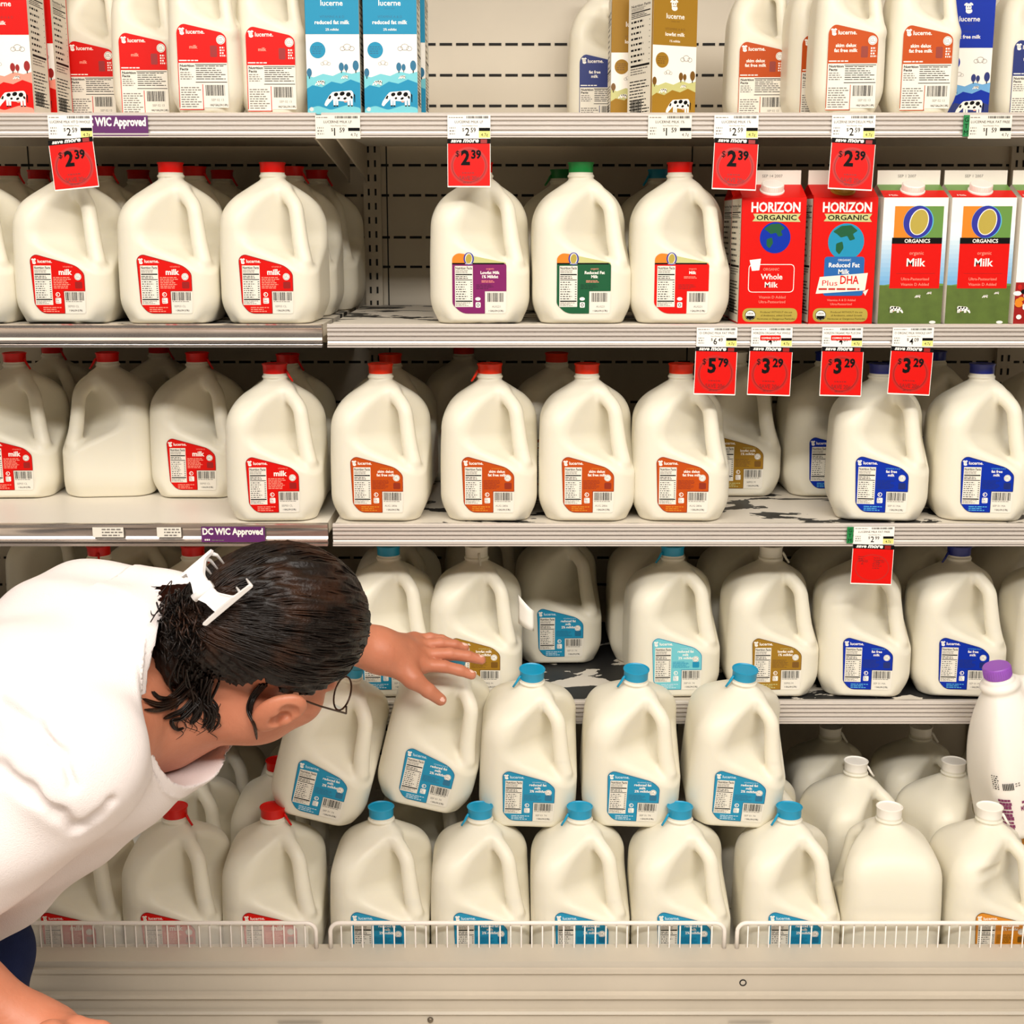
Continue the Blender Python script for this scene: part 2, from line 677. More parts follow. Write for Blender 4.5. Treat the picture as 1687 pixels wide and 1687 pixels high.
def cow_head(a, u, v, s, m, dark, layer):
    """small round white cow-head emblem"""
    a.ell(u, v, 2.3 * s, 3.0 * s, m, layer, 18)
    a.ell(u + 0.5 * s, v - 2.6 * s, 2.6 * s, 1.9 * s, m, layer + 0.4, 16)
    a.ell(u - 2.2 * s, v + 2.4 * s, 1.5 * s, 0.8 * s, m, layer + 0.2, 12, 0.6)
    a.ell(u + 2.2 * s, v + 2.6 * s, 1.5 * s, 0.8 * s, m, layer + 0.2, 12, -0.6)
    a.ell(u - 0.8 * s, v + 0.6 * s, 0.4 * s, 0.7 * s, dark, layer + 1, 8)
    a.ell(u + 1.0 * s, v + 0.6 * s, 0.4 * s, 0.7 * s, dark, layer + 1, 8)
    a.rect(u - 1.2 * s, v - 1.5 * s, u + 2.2 * s, v - 1.1 * s, dark, layer + 1)


def nutrition(a, u0, v0, u1, v1, layer, seed=5):
    """tall nutrition panel"""
    W, B = K['paper'], K['black']
    a.rect(u0, v0, u1, v1, W, layer)
    H = v1 - v0
    a.text('Nutrition Facts', u0 + 1, v1 - 5.2, u1 - 1, v1 - 1.2, B, layer + 1, bold=0.02)
    a.lines(u0 + 1, v1 - 11, u1 - 2, v1 - 6, 3, K['grey'], layer + 1, seed=seed)
    a.rect(u0 + 1, v1 - 13.8, u1 - 1, v1 - 12.0, B, layer + 1)
    a.lines(u0 + 1, v1 - 19.5, u1 - 2, v1 - 14.6, 2, B, layer + 1, seed=seed + 1)
    a.rect(u0 + 1, v1 - 21.3, u1 - 1, v1 - 20.2, B, layer + 1)
    a.lines(u0 + 1.5, v0 + H * 0.17, u0 + (u1 - u0) * 0.72, v1 - 22.5, 8, B, layer + 1, seed=seed + 2, fill=0.35)
    for i in range(8):
        v = v0 + H * 0.17 + (v1 - 22.5 - v0 - H * 0.17) * (i + 0.35) / 8
        a.rect(u1 - 3.6, v, u1 - 1.2, v + 1.1, B, layer + 1)
    a.rect(u0 + 1, v0 + H * 0.125, u1 - 1, v0 + H * 0.155, B, layer + 1)
    a.lines(u0 + 1, v0 + 1, u1 - 2, v0 + H * 0.115, 3, K['grey'], layer + 1, seed=seed + 3)


def seal(a, u, v, r, layer, m='white', d='grey'):
    a.ell(u, v, r, r, K[m], layer, 22)
    a.ring(u, v, r * 0.86, r * 0.86, r * 0.1, K[d], layer + 1, 20)
    a.lines(u - r * 0.55, v - r * 0.4, u + r * 0.55, v + r * 0.4, 3, K[d], layer + 1, seed=9)


def gallon_label(name, base, dark, lines, brand='lucerne.', cap='1 GALLON (3.78L)', date='SEP03 CL', brandmat='white', half=0.076, pre='VITAMIN D', light='pink'):
    def place(u, v, h):
        return (u - 0.0405, -half - 0.0006 - h, v + 0.0155)
    a = Art(place)
    b, d, W = K[base], K[dark], K['white']
    out = [(0, 82), (8, 88.5), (70, 71.5), (81.5, 60), (81.5, 33.5), (49, 33.5), (49, 0), (14, 0), (3, 14)]
    a.poly(round_poly(out, [7, 8, 12, 5, 1, 0.5, 1, 13, 4]), d, 1)
    out2 = [(1, 81.5), (8.5, 87.3), (69.6, 70.6), (80.6, 59.6), (80.6, 34.3), (48.2, 34.3), (48.2, 0.9), (14.3, 0.9), (3.9, 14.2)]
    a.poly(round_poly(out2, [6, 7, 12, 5, 1, 0.5, 1, 12, 4]), b, 2)
    a.poly(round_poly([(49.3, 0), (80.5, 0), (81.5, 33.2), (49.3, 33.2)], [0.5, 4, 0.5, 0.5]), K['paper'], 1)
    cow_head(a, 6.2, 78.3, 1.05, W, d, 3)
    a.textc(brand, 12, 75.6, 5.0, K[brandmat], 3, bold=0.018, align=-1, wmax=31)
    nutrition(a, 5.0, 13, 31.5, 71.5, 3)
    n = len(lines)
    a.textc(pre, 57, 68.6, 2.2, K[light], 3, wmax=22)
    if n == 1:
        a.textc(lines[0], 53, 58.0, 8.4, W, 3, bold=0.03, wmax=26)
    else:
        for i, s in enumerate(lines):
            a.textc(s, 55, 63.2 - i * 5.6, 4.2, W, 3, bold=0.025, wmax=42)
    a.lines(34, 37, 62, 55 - 3.5 * (n - 1), 7, K[light] if n == 1 else d, 3, seed=n * 3 + len(lines[0]), fill=0.5)
    seal(a, 71.5, 55.0 if n < 3 else 52, 5.2, 3)
    a.rrect(66.5, 37.5, 77.5, 47.5, 2, d, 3)
    a.ring(39.5, 28.5, 3.4, 3.4, 1.0, W, 3)
    a.rect(38.3, 27, 39.2, 30, W, 4)
    a.rrect(35.5, 15, 44, 23.5, 1.5, W, 3)
    a.lines(36.3, 15.5, 43.2, 23, 3, d, 4, seed=2)
    a.lines(16, 2, 46, 10.5, 3, K[light], 3, seed=8)
    a.bars(51, 19.5, 79, 32, K['black'], 3, seed=len(name) + 3)
    a.lines(51, 17, 78, 19, 1, K['grey'], 3, seed=4)
    a.textc(date, 62, 9.5, 3.2, K['grey'], 3, wmax=20)
    a.textc(cap, 65.5, 3.6, 2.6, K['black'], 3, bold=0.02, wmax=20)
    return a.mesh(name)


def organic_label(name, base, dark, lines):
    def place(u, v, h):
        return (u - 0.0405, -0.0766 - h, v + 0.0155)
    a = Art(place)
    b, W = K[base], K['white']
    a.poly(round_poly([(0, 74), (0, 84), (8, 90), (40, 84), (80, 76), (81.5, 74)], [0, 7, 6, 0, 3, 0]), K['sage'], 1)
    a.poly(round_poly([(0, 74), (0, 84), (8, 90), (22, 88), (22, 74)], [0, 7, 6, 0, 0]), K['orange'], 2)
    a.poly(round_poly([(0, 75), (81.5, 75), (81.5, 33.5), (49, 33.5), (49, 0), (14, 0), (0, 14)], [0, 5, 1, 0.5, 1, 13, 4]), b, 2)
    a.rect(0, 73.2, 78, 75.4, K['black'], 3)
    a.ell(25, 81.5, 7.5, 9, K['paper'], 3, 26)
    a.ring(25, 81.5, 7.8, 9.4, 2.2, K['navy'], 4, 28, 1.2)
    a.ell(25, 81.5, 4.6, 7.0, K['olive'], 4, 22, -0.15)
    a.textc('ORGANICS', 25, 73.5, 1.6, W, 5, bold=0.02, wmax=16)
    a.poly(round_poly([(49.3, 0), (80.5, 0), (81.5, 33.2), (49.3, 33.2)], [0.5, 4, 0.5, 0.5]), K['paper'], 1)
    nutrition(a, 4.0, 10, 31, 71, 3)
    a.textc('organic', 57, 65.5, 3.0, K['pink'], 3, wmax=24)
    for i, s in enumerate(lines):
        a.textc(s, 57, 59 - i * 6.0, 4.4, W, 3, bold=0.03, wmax=34)
    a.lines(44, 52 - 6 * (len(lines) - 1), 70, 56 - 6 * (len(lines) - 1), 2, K['pink'], 3, seed=2)
    a.lines(36, 36, 62, 44, 3, K[dark], 3, seed=3)
    a.ell(38.5, 22, 4, 2.6, W, 3, 18)
    a.rrect(35, 9, 42.5, 17, 1.5, W, 3)
    a.ring(38.7, 13, 2.2, 2.6, 0.9, K['black'], 4, 18)
    a.bars(53, 17.5, 77, 31, K['black'], 3, seed=len(name))
    a.textc('AUG21', 66, 9, 3.2, K['grey'], 3)
    a.textc('1 GALLON (3.78L)', 66, 3, 2.6, K['black'], 3, bold=0.02, wmax=22)
    return a.mesh(name)


def half_label(name, base, dark, lines):
    def place(u, v, h):
        return (u - 0.035, -0.0536 - h, v + 0.006)
    a = Art(place)
    b, d, W = K[base], K[dark], K['white']
    a.poly(round_poly([(0, 112), (8, 121), (66, 108), (72, 102), (72, 66), (0, 66)], [6, 8, 5, 4, 0.5, 0.5]), b, 2)
    a.poly(round_poly([(0, 66), (72, 66), (72, 3), (36, 3), (36, 0), (0, 0)], 1), K['paper'], 1)
    a.rect(0, 3, 1.1, 66, b, 2)
    a.rect(0, 0, 36, 1.2, b, 2)
    a.rect(34.5, 0, 35.6, 36, b, 2)
    cow_head(a, 7.5, 110.5, 1.25, W, d, 3)
    a.textc('lucerne.', 14, 106.5, 6.2, W, 3, bold=0.018, align=-1, wmax=37)
    for i, s in enumerate(lines):
        a.textc(s, 24 if len(lines) == 1 else 26, 86 - 7 * i + (3 if len(lines) > 1 else 0), 5.0, K['pink'] if len(lines) == 1 else W, 3, bold=0.025, wmax=38)
    seal(a, 64, 98, 6.4, 3)
    a.rrect(48, 74, 58, 90, 2, d, 3)
    a.lines(62, 74, 71, 89, 4, W, 3, seed=5, fill=0.6)
    a.lines(2, 67.5, 44, 71, 1, W, 3, seed=2)
    a.text('Nutrition', 3, 60.2, 24, 64, K['black'], 3, bold=0.03)
    a.text('Facts', 3, 55.5, 15, 59.2, K['black'], 3, bold=0.03)
    a.lines(3, 42, 24, 54, 4, K['grey'], 3, seed=6)
    a.lines(3, 3, 33, 33, 9, K['grey'], 3, seed=7)
    a.rect(25, 63.2, 71, 64.2, K['black'], 3)
    a.lines(26, 42, 70, 63, 7, K['black'], 3, seed=8, fill=0.35)
    a.rect(25, 38.4, 71, 39.4, K['black'], 3)
    a.bars(39, 20, 68, 35, K['black'], 3, seed=len(name))
    a.textc('SEP 02 13', 56, 12.5, 3.4, K['grey'], 3)
    a.textc('HALF GALLON (1.89L)', 58, 5.5, 3.0, K['black'], 3, bold=0.02, wmax=26)
    return a.mesh(name)


LABELS = {
    'red': gallon_label('label_red', 'red', 'darkred', ['milk']),
    'skim': gallon_label('label_orange', 'skim', 'dskim', ['skim delux', 'fat free milk'], pre='VITAMINS A & D', date='AUG 2806', light='amber'),
    'blue': gallon_label('label_blue', 'blue', 'dblue', ['fat free', 'milk'], pre='VITAMINS A & D', date='SEP 01 MA', light='cyan'),
    'teal': gallon_label('label_turquoise', 'teal', 'dteal', ['reduced fat', 'milk', '2% milkfat'], pre='VITAMINS A & D', date='SEP 01 74', light='pale', brandmat='pale'),
    'lteal': gallon_label('label_light_turquoise', 'lteal', 'teal', ['reduced fat', 'milk', '2% milkfat'], pre='VITAMINS A & D', date='SEP 01 74', light='pale'),
    'gold': gallon_label('label_gold', 'gold', 'dgold', ['lowfat milk', '1% milkfat'], pre='VITAMINS A & D', date='SEP02 M', light='sage'),
    'amber': gallon_label('label_amber', 'amber', 'dgold', ['lowfat milk', '1% milkfat'], pre='VITAMINS A & D', date='SEP02 M', light='sage'),
    'opurple': organic_label('label_purple', 'purple', 'dpurple', ['Lowfat Milk', '1% Milkfat']),
    'ogreen': organic_label('label_green', 'green', 'dgreen', ['Reduced Fat', 'Milk']),
    'ored': organic_label('label_organic_red', 'red', 'darkred', ['Milk']),
}
HLABELS = {
    'red': half_label('half_label_red', 'red', 'darkred', ['milk']),
    'skim': half_label('half_label_orange', 'skim', 'dskim', ['skim delux', 'fat free milk']),
    'blue': half_label('half_label_blue', 'dblue', 'black', ['fat free', 'milk']),
}


def jug(label, kind, capc, x, y, z, yaw=0.0, lean=0.0, roll=0.0, group=None, tab='r', shape=None):
    t = thing('milk_jug', label, 'jug', (x, y, z), group=group)
    t.rotation_mode = 'XYZ'
    R = Matrix.Rotation(math.radians(roll), 3, 'Y') @ Matrix.Rotation(math.radians(lean), 3, 'X') @ Matrix.Rotation(math.radians(yaw), 3, 'Z')
    t.rotation_euler = R.to_euler()
    inst('body', shape or GAL_BODY, t)
    inst('handle', GAL_HANDLE, t)
    cm, tm = CAPS[capc]
    c = inst('cap', cm, t)
    if tab:
        inst('tear_tab', tm[tab], c)
    if kind:
        inst('label', LABELS[kind], t)
    return t


def half_jug(label, kind, capc, x, y, z, yaw=0.0, group=None):
    t = thing('half_gallon_jug', label, 'jug', (x, y, z), (0, 0, math.radians(yaw)), group)
    inst('body', HALF_BODY, t)
    inst('handle', HALF_HANDLE, t)
    inst('cap', HALFCAPS[capc], t)
    inst('label', HLABELS[kind], t)
    return t
# ------------------------------------------------------------------ the place: floor, walls, display case
M_FLOOR = mat('floor_tile', (226, 217, 204), 0.3, var=0.12, vscale=3)
M_CEIL = mat('ceiling_paint', (226, 222, 212), 0.8, bump=0.1)
M_PANEL = mat('painted_panel', (200, 190, 172), 0.5, var=0.10, vscale=5, bump=0.04, bscale=60)
M_SLOT = mat('slot_dark', (14, 12, 10), 0.8)
M_WHITEMETAL = mat('white_enamel', (236, 229, 216), 0.4, var=0.06, vscale=6)
M_RAIL = mat('brushed_aluminium', (222, 213, 204), 0.30, metal=0.3, var=0.05, vscale=9)
M_CHROME = mat('polished_channel', (206, 194, 184), 0.14, metal=0.8, var=0.25, vscale=11)
M_STEEL = mat('worn_steel', (204, 194, 178), 0.42, metal=0.3, var=0.14, vscale=5, bump=0.05, bscale=120)
M_STEELDARK = mat('grimy_steel', (128, 116, 100), 0.5, metal=0.7, var=0.2, vscale=6)
M_WIRE = mat('white_coated_wire', (238, 228, 218), 0.35)

YB = 0.52
Z1, Z2, Z3, Z4, Z5 = 1.725, 1.419, 1.1115, 0.806, 0.4515
XL, XR, XS = -1.25, 1.25, -0.282


def worn_shelf_mat(name, thr):
    """white shelf paint rubbed through to dark metal in ragged patches"""
    m = bpy.data.materials.new(name)
    m.use_nodes = True
    nt = m.node_tree
    b = nt.nodes['Principled BSDF']
    b.inputs['Roughness'].default_value = 0.5
    tc = nt.nodes.new('ShaderNodeTexCoord')
    n = nt.nodes.new('ShaderNodeTexNoise')
    n.inputs['Scale'].default_value = 7.0
    n.inputs['Detail'].default_value = 6
    n.inputs['Roughness'].default_value = 0.55
    n.inputs['Distortion'].default_value = 0.6
    mp = nt.nodes.new('ShaderNodeMapping')
    mp.inputs['Scale'].default_value = (1, 1.7, 1)
    r = nt.nodes.new('ShaderNodeValToRGB')
    r.color_ramp.interpolation = 'CONSTANT'
    r.color_ramp.elements[0].color = (*s2l((34, 34, 34)), 1)
    r.color_ramp.elements[1].position = thr
    r.color_ramp.elements[1].color = (*s2l((218, 210, 196)), 1)
    nt.links.new(tc.outputs['Object'], mp.inputs['Vector'])
    nt.links.new(mp.outputs['Vector'], n.inputs['Vector'])
    nt.links.new(n.outputs['Fac'], r.inputs['Fac'])
    nt.links.new(r.outputs['Color'], b.inputs['Base Color'])
    return m


M_WORN = worn_shelf_mat('worn_white_shelf_paint', 0.46)
M_WORNMORE = worn_shelf_mat('heavily_worn_shelf_paint', 0.53)

g = Geo()
g.box(-4, 4, -4.5, 1.0, -0.05, 0.0, M_FLOOR)
structure(g.build('floor'))
g = Geo()
g.box(-4, 4, -4.5, 1.0, 3.3, 3.35, M_CEIL)
structure(g.build('ceiling'))
g = Geo()
g.box(-4, 4, 0.72, 0.80, 0.0, 3.3, M_CEIL)
structure(g.build('wall_back'))

case = thing('refrigerated_case', 'open white refrigerated dairy case with slotted back panel and steel bumper', 'display case', (0, 0, 0))
g = Geo()
g.box(XL, XR, YB, YB + 0.05, 0.25, 2.45, M_PANEL)
R = random.Random(4)
def dash_row(z, x0, x1, skip=None):
    x = x0
    while x < x1:
        if not (skip and skip(x)):
            g.box(x, x + 0.0225, YB - 0.0012, YB + 0.001, z - 0.0022, z + 0.0022, M_SLOT)
        x += 0.0297
for base in (Z1, Z2, Z3, Z4):
    for dz in ((0.052, 0.1055, 0.159) if base == Z1 else (0.069, 0.123, 0.199, 0.253)):
        dash_row(base + dz, -1.2, 1.2)
for x in (XS + 0.05, 0.33, 0.94, -0.89):
    g.box(x, x + 0.0022, YB - 0.001, YB + 0.001, 0.3, 2.4, M_SLOT)
g.build('back_panel', case)
for x in (XS + 0.025, 0.93, -1.2):
    g = Geo()
    g.box(x - 0.016, x + 0.016, YB - 0.012, YB - 0.001, 0.3, 2.4, M_PANEL)
    z = 0.5
    while z < 2.35:
        g.box(x - 0.008, x - 0.0045, YB - 0.0132, YB - 0.0115, z, z + 0.012, M_SLOT)
        g.box(x + 0.0045, x + 0.008, YB - 0.0132, YB - 0.0115, z, z + 0.012, M_SLOT)
        z += 0.0254
    g.build('slotted_upright', case)
g = Geo()
g.box(XL, XR, -0.19, YB, 0.42, 0.4500, M_WHITEMETAL)
g.build('well_floor', case)
g = Geo()
# front rail and bumper, one long profile
prof = [(-0.17, 0.40), (-0.17, 0.488), (-0.176, 0.492), (-0.214, 0.4855), (-0.216, 0.4765), (-0.2205, 0.4765), (-0.2205, 0.4690), (-0.2155, 0.4670),
        (-0.2155, 0.4380), (-0.2235, 0.4360), (-0.2235, 0.4300), (-0.2155, 0.4255), (-0.2155, 0.40)]
g.prism_x([(p[0] - 0.024, p[1] + 0.018) for p in prof], XL, XR, M_STEEL)
g.build('front_lip', case, auto=25)
g = Geo()
g.box(XL, XR, -0.229, -0.194, 0.40, 0.4405, M_STEELDARK)
g.build('seam_strip', case)
g = Geo()
prof = [(p - 0.024, q + 0.018) for p, q in [(-0.17, 0.22), (-0.17, 0.409), (-0.2225, 0.409), (-0.2245, 0.405), (-0.2185, 0.402), (-0.2185, 0.36), (-0.2225, 0.358), (-0.2225, 0.25), (-0.2, 0.22)]]
g.prism_x(prof, XL, XR, M_STEEL)
g.build('bumper_rail', case, auto=25)
g = Geo()
g.box(XL, XR, -0.15, YB + 0.05, 0.08, 0.42, M_WHITEMETAL)
g.build('base_cabinet', case)
g = Geo()
g.box(XL, XR, -0.08, YB, 0.0, 0.085, M_SLOT)
g.build('kick_plate', case)
g = Geo()
g.box(XL, XR, -0.45, YB + 0.05, 2.45, 2.55, M_WHITEMETAL)
g.build('canopy', case)
# bolts on the lip
for px, z, y, r in ((709, 0.4110, -0.2425, 0.0045),):
    g = Geo()
    g.lathe([(r, 0), (r * 0.9, 0.0025), (r * 0.5, 0.004)], M_STEELDARK, 14)
    b = g.build('bolt', case, smooth=True)
    b.location = (xat(px, y, z), y, z)
    b.rotation_euler = (math.pi / 2, 0, 0)
g = Geo()
ring = [(0.0046 * math.cos(t), 0.0046 * math.sin(t), 0) for t in [2 * math.pi * k / 16 for k in range(17)]]
g.tube(ring, 0.0009, M_SLOT, 6, caps=False)
b = g.build('screw_hole', case)
b.location = (xat(1224, -0.2395, 0.470), -0.2398, 0.470)
b.rotation_euler = (math.pi / 2, 0, 0)


def shelf(name_label, x0, x1, z, yf, board, chrome, h=0.034):
    t = thing('display_shelf', name_label, 'shelf', ((x0 + x1) / 2, 0, z))
    hw = (x1 - x0) / 2
    g = Geo()
    g.box(-hw + 0.002, hw - 0.002, yf + 0.006, YB - 0.014, -0.020, -0.001, board)
    g.build('shelf_board', t)
    g = Geo()
    y = yf + 0.008
    s = h / 0.034
    if chrome:
        prof = [(y, -0.031 * s), (y, 0.0), (y - 0.010, 0.001), (y - 0.013, -0.001), (y - 0.013, -0.005 * s), (y - 0.010, -0.0065 * s), (y - 0.0085, -0.012 * s),
                (y - 0.0085, -0.0195 * s), (y - 0.0105, -0.0235 * s), (y - 0.014, -0.0245 * s), (y - 0.014, -0.0275 * s), (y - 0.010, -0.0285 * s), (y - 0.0105, -0.030 * s), (y - 0.0145, -0.0305 * s), (y - 0.0145, -0.034 * s), (y, -0.034 * s)]
        prof = prof[1:]
    else:
        prof = [(y, 0.0), (y - 0.010, 0.001), (y - 0.013, -0.001), (y - 0.013, -0.004 * s), (y - 0.0095, -0.0055 * s)]
        for a in (0.0080, 0.0148, 0.0216):
            prof += [(y - 0.0085, -a * s + 0.0030), (y - 0.0128, -a * s + 0.0018), (y - 0.0128, -(a + 0.0012) * s), (y - 0.0085, -(a + 0.0030) * s)]
        prof += [(y - 0.0095, -0.0275 * s), (y - 0.0145, -0.0285 * s), (y - 0.0145, -0.0305 * s), (y - 0.0115, -0.0315 * s), (y - 0.0145, -0.0325 * s), (y - 0.0145, -0.034 * s), (y, -0.034 * s)]
    g.prism_x(prof, -hw, hw, M_CHROME if chrome else M_RAIL)
    g.build('price_rail', t, auto=20)
    for sx in (-hw + 0.012, hw - 0.012):
        g = Geo()
        pr = [(YB - 0.016, -0.020), (YB - 0.016, -0.085), (YB - 0.06, -0.075), (yf + 0.06, -0.030), (yf + 0.03, -0.020)]
        g.prism_x(pr, sx - 0.0015, sx + 0.0015, M_PANEL)
        g.build('bracket', t)
    return t


GP = XS
shelf('top shelf section holding red cartons, with ribbed price rail and purple sticker', XL, GP - 0.004, Z1, 0.0, M_WHITEMETAL, False)
shelf('top shelf section holding the blue-green and gold cartons, ribbed rail', GP + 0.004, XR, Z1, 0.0, M_WHITEMETAL, False)
shelf('second shelf section under red-label jugs, with shiny clear-faced rail', XL, GP - 0.004, Z2, 0.0, M_WORN, True)
shelf('second shelf section under organic jugs and cartons, worn paint and ribbed rail', GP + 0.004, XR, Z2, 0.0, M_WORN, False)
shelf('third shelf section with empty white front and shiny rail with purple sticker', XL, GP - 0.004, Z3, 0.0, M_WHITEMETAL, True)
shelf('third shelf section under orange-label and blue-label jugs, ribbed rail', GP + 0.004, XR, Z3, 0.0, M_WORN, False)
shelf('fourth shelf section behind the bending shopper', XL, GP - 0.004, Z4, 0.045, M_WORNMORE, True)
shelf('fourth shelf section with bare black worn patch, above white-capped jugs', GP + 0.004, XR, Z4, 0.045, M_WORNMORE, False, 0.037)


# wire fences on the lip
def fence(label, x0, x1, plexi=False, step=0.0158):
    t = thing('wire_fence', label, 'wire fence', ((x0 + x1) / 2, -0.208, 0.504))
    hw, H, r = (x1 - x0) / 2, 0.045, 0.0032
    g = Geo()
    pts = [(-hw, 0, -0.004), (-hw, 0, H - 0.014)]
    pts += [(-hw + 0.014 * (1 - math.cos(a)), 0, H - 0.014 + 0.014 * math.sin(a)) for a in [math.pi / 2 * k / 5 for k in range(1, 6)]]
    pts += [(hw - 0.014 * (1 - math.sin(a)), 0, H - 0.014 + 0.014 * math.cos(a)) for a in [math.pi / 2 * k / 5 for k in range(6)]]
    pts += [(hw, 0, -0.004)]
    g.tube(pts, r, M_WIRE, 10)
    g.build('rim', t, smooth=True)
    x = -hw + 0.016
    while x < hw - 0.008:
        g = Geo()
        g.tube([(x, 0.001, H - 0.001), (x, 0.001, 0.001), (x + 0.001, -0.006, -0.0005)], 0.00115, M_WIRE, 6)
        g.build('wire', t, smooth=True)
        x += step
    if plexi:
        m = mat('glare_whitened_clear_plastic', (250, 246, 238), 0.25, alpha=0.22)  # milky white in the clear sheet's colour stands in for glare on it
        g = Geo()
        g.box(-hw + 0.004, hw - 0.012, 0.0022, 0.0034, 0.001, H - 0.002, m)
        g.build('plastic_guard', t)
    return t


LZ = 0.545
fence('white wire fence at the lip before red-capped jugs, with glare-whitened plastic guard', -1.02, xat(520, -0.208, LZ), True)
fence('white wire fence at the lip before the turquoise-capped jugs, middle of three', xat(544, -0.208, LZ), xat(1194, -0.208, LZ))
fence('white wire fence at the lip before white-capped jugs', xat(1215, -0.208, LZ), 0.95)
# ------------------------------------------------------------------ jugs on the shelves
YF, YM, YR = 0.088, 0.248, 0.408          # front, middle and rear ranks of gallon jugs


def J(px, y, z, label, kind, capc, group, yaw=0.0, lean=0.0, roll=0.0, tab='r', shape=None):
    return jug(label, kind, capc, xat(px, y, z + 0.23), y, z, yaw + random.uniform(-2.5, 2.5), lean, roll, group, tab, shape)


G2, G3, G4, G5 = 'gallon jugs on the second shelf', 'gallon jugs on the third shelf', 'gallon jugs on the fourth shelf', 'gallon jugs in the bottom well'
# second shelf, left section: columns three deep
J(-48, YF, Z2, 'red-label gallon jug cut off by the picture edge, second shelf front rank', 'red', 'red', G2)
J(112, YF, Z2, 'red-label gallon jug behind the hanging crooked $2.39 sign, second shelf front', 'red', 'red', G2)
J(281, YF, Z2, 'red-label gallon jug in the front rank, second shelf, under the purple sticker', 'red', 'red', G2, tab=None)
J(449, YF, Z2, 'red-label gallon jug at the shelf joint, last of the front rank on second shelf', 'red', 'red', G2, tab=None)
for (px, wh) in ((14, 'first column by the picture edge'), (169, 'column behind the $2.39 sign'), (320, 'third column'), (481, 'column at the shelf joint')):
    J(px, YM, Z2, 'red-capped gallon jug second from the front, ' + wh + ', second shelf', 'red', 'red', G2)
for (px, wh) in ((64, 'first column'), (228, 'column behind the hanging sign'), (366, 'third column'), (522, 'last column by the upright')):
    J(px, YR, Z2, 'shaded red-capped jug at the back of the ' + wh + ', second shelf', 'red', 'red', G2)
# second shelf, right section
J(791, YF, Z2, 'organic gallon jug with purple label, alone beside the empty shelf gap', 'opurple', 'red', G2, tab=None)
J(957, YF, Z2, 'organic gallon jug with green cap and green label', 'ogreen', 'green', G2, tab=None)
J(1120, YF, Z2, 'organic gallon jug with red cap and red label beside the red cartons', 'ored', 'red', G2, tab=None)
J(925, YR - 0.03, Z2, 'green-capped jug in shade behind the green-label organic jug', 'ogreen', 'green', G2, tab='l')
J(1086, YR - 0.03, Z2, 'blue-capped jug in shade behind the red-label organic jug', 'blue', 'teal', G2, tab='l')
# third shelf, left section
J(24, 0.27, Z3, 'red-label gallon jug set back at the picture edge, third shelf', 'red', 'red', G3)
J(177, 0.275, Z3, 'unlabelled-side gallon jug with its handle turned the other way, third shelf', None, 'red', G3, yaw=-84, tab='f')
J(325, 0.272, Z3, 'red-label gallon jug set back behind the empty white shelf front, third shelf', 'red', 'red', G3)
J(453, YF, Z3, 'red-label gallon jug standing forward at the third shelf front', 'red', 'red', G3)
J(86, 0.432, Z3, 'dim gallon jug deep between the edge jug and the turned-handle jug, third shelf', 'red', 'red', G3)
J(262, 0.435, Z3, 'dim gallon jug deep behind the turned-handle jug, third shelf', 'red', 'red', G3)
J(474, YM, Z3, 'red-capped gallon jug right behind the forward red-label jug, third shelf', 'red', 'red', G3)
# third shelf, right section
J(627, YF, Z3, 'orange-label skim gallon jug beside the shelf joint, front rank', 'skim', 'orange', G3, tab=None)
J(807, YF, Z3, 'orange-label skim gallon jug second from the joint, tab on cap', 'skim', 'orange', G3, tab='l')
J(967, YF, Z3, 'orange-label skim gallon jug third from the joint', 'skim', 'orange', G3, tab=None)
J(1122, YF, Z3, 'orange-label skim gallon jug below the $5.79 sign, dented shoulder', 'skim', 'orange', G3, tab=None, yaw=-4, shape=DENTED_BODY)
J(643, YM, Z3, 'orange-capped gallon jug behind the skim jug by the joint', 'skim', 'orange', G3, tab=None)
J(764, YR + 0.01, Z3, 'orange-capped gallon jug in the gap between first and second skim jugs', 'skim', 'orange', G3, tab=None)
J(917, YM + 0.02, Z3, 'orange-capped gallon jug in the gap between second and third skim jugs', 'skim', 'orange', G3, tab=None)
J(1212, 0.285, Z3, 'gold-label gallon jug set back below the first $3.29 sign', 'gold', 'clear', G3, tab=None)
J(1362, 0.285, Z3, 'blue-label gallon jug set back, half hidden behind the front fat free jug', 'blue', 'blue', G3, tab=None)
J(1452, YF, Z3, 'blue-label fat free gallon jug below the last $3.29 sign', 'blue', 'blue', G3, tab=None, yaw=-6)
J(1618, YF, Z3, 'blue-label fat free gallon jug at the end of the third shelf', 'blue', 'blue', G3, tab=None, yaw=-3)
J(1540, 0.30, Z3, 'dim gallon jug behind the two front blue-label jugs, third shelf', 'blue', 'blue', G3, tab=None)
J(1725, 0.29, Z3, 'red-label gallon jug deep at the end of the third shelf', 'red', 'red', G3, tab=None)
# fourth shelf
Y4 = 0.132
J(163, Y4, Z4, 'red-capped gallon jug above the back of the white shirt, first of two', 'red', 'red', G4, tab='f')
J(318, Y4, Z4, 'red-capped gallon jug behind the white hair clip', 'red', 'red', G4)
J(478, Y4, Z4, 'red-capped gallon jug hidden by the dark hair of the shopper', 'red', 'red', G4)
J(640, Y4, Z4, 'turquoise-capped gallon jug above the outstretched forearm, fourth shelf', 'teal', 'teal', G4, tab=None)
touched = J(785, Y4, Z4, 'gold-label clear-capped gallon jug touched by the fingertips', 'gold', 'clear', G4, tab='f')
g = Geo()                               # paper sticker peeling off its side
V, F = [], []
for i in range(9):
    t = i / 8
    cx = 0.070 + 0.026 * t
    cy = -0.052 - 0.016 * math.sin(t * 2.2)
    for j in range(5):
        V.append((cx, cy, 0.170 - 0.048 * j / 4 - 0.014 * t * (1 - j / 4) - 0.010 * t))
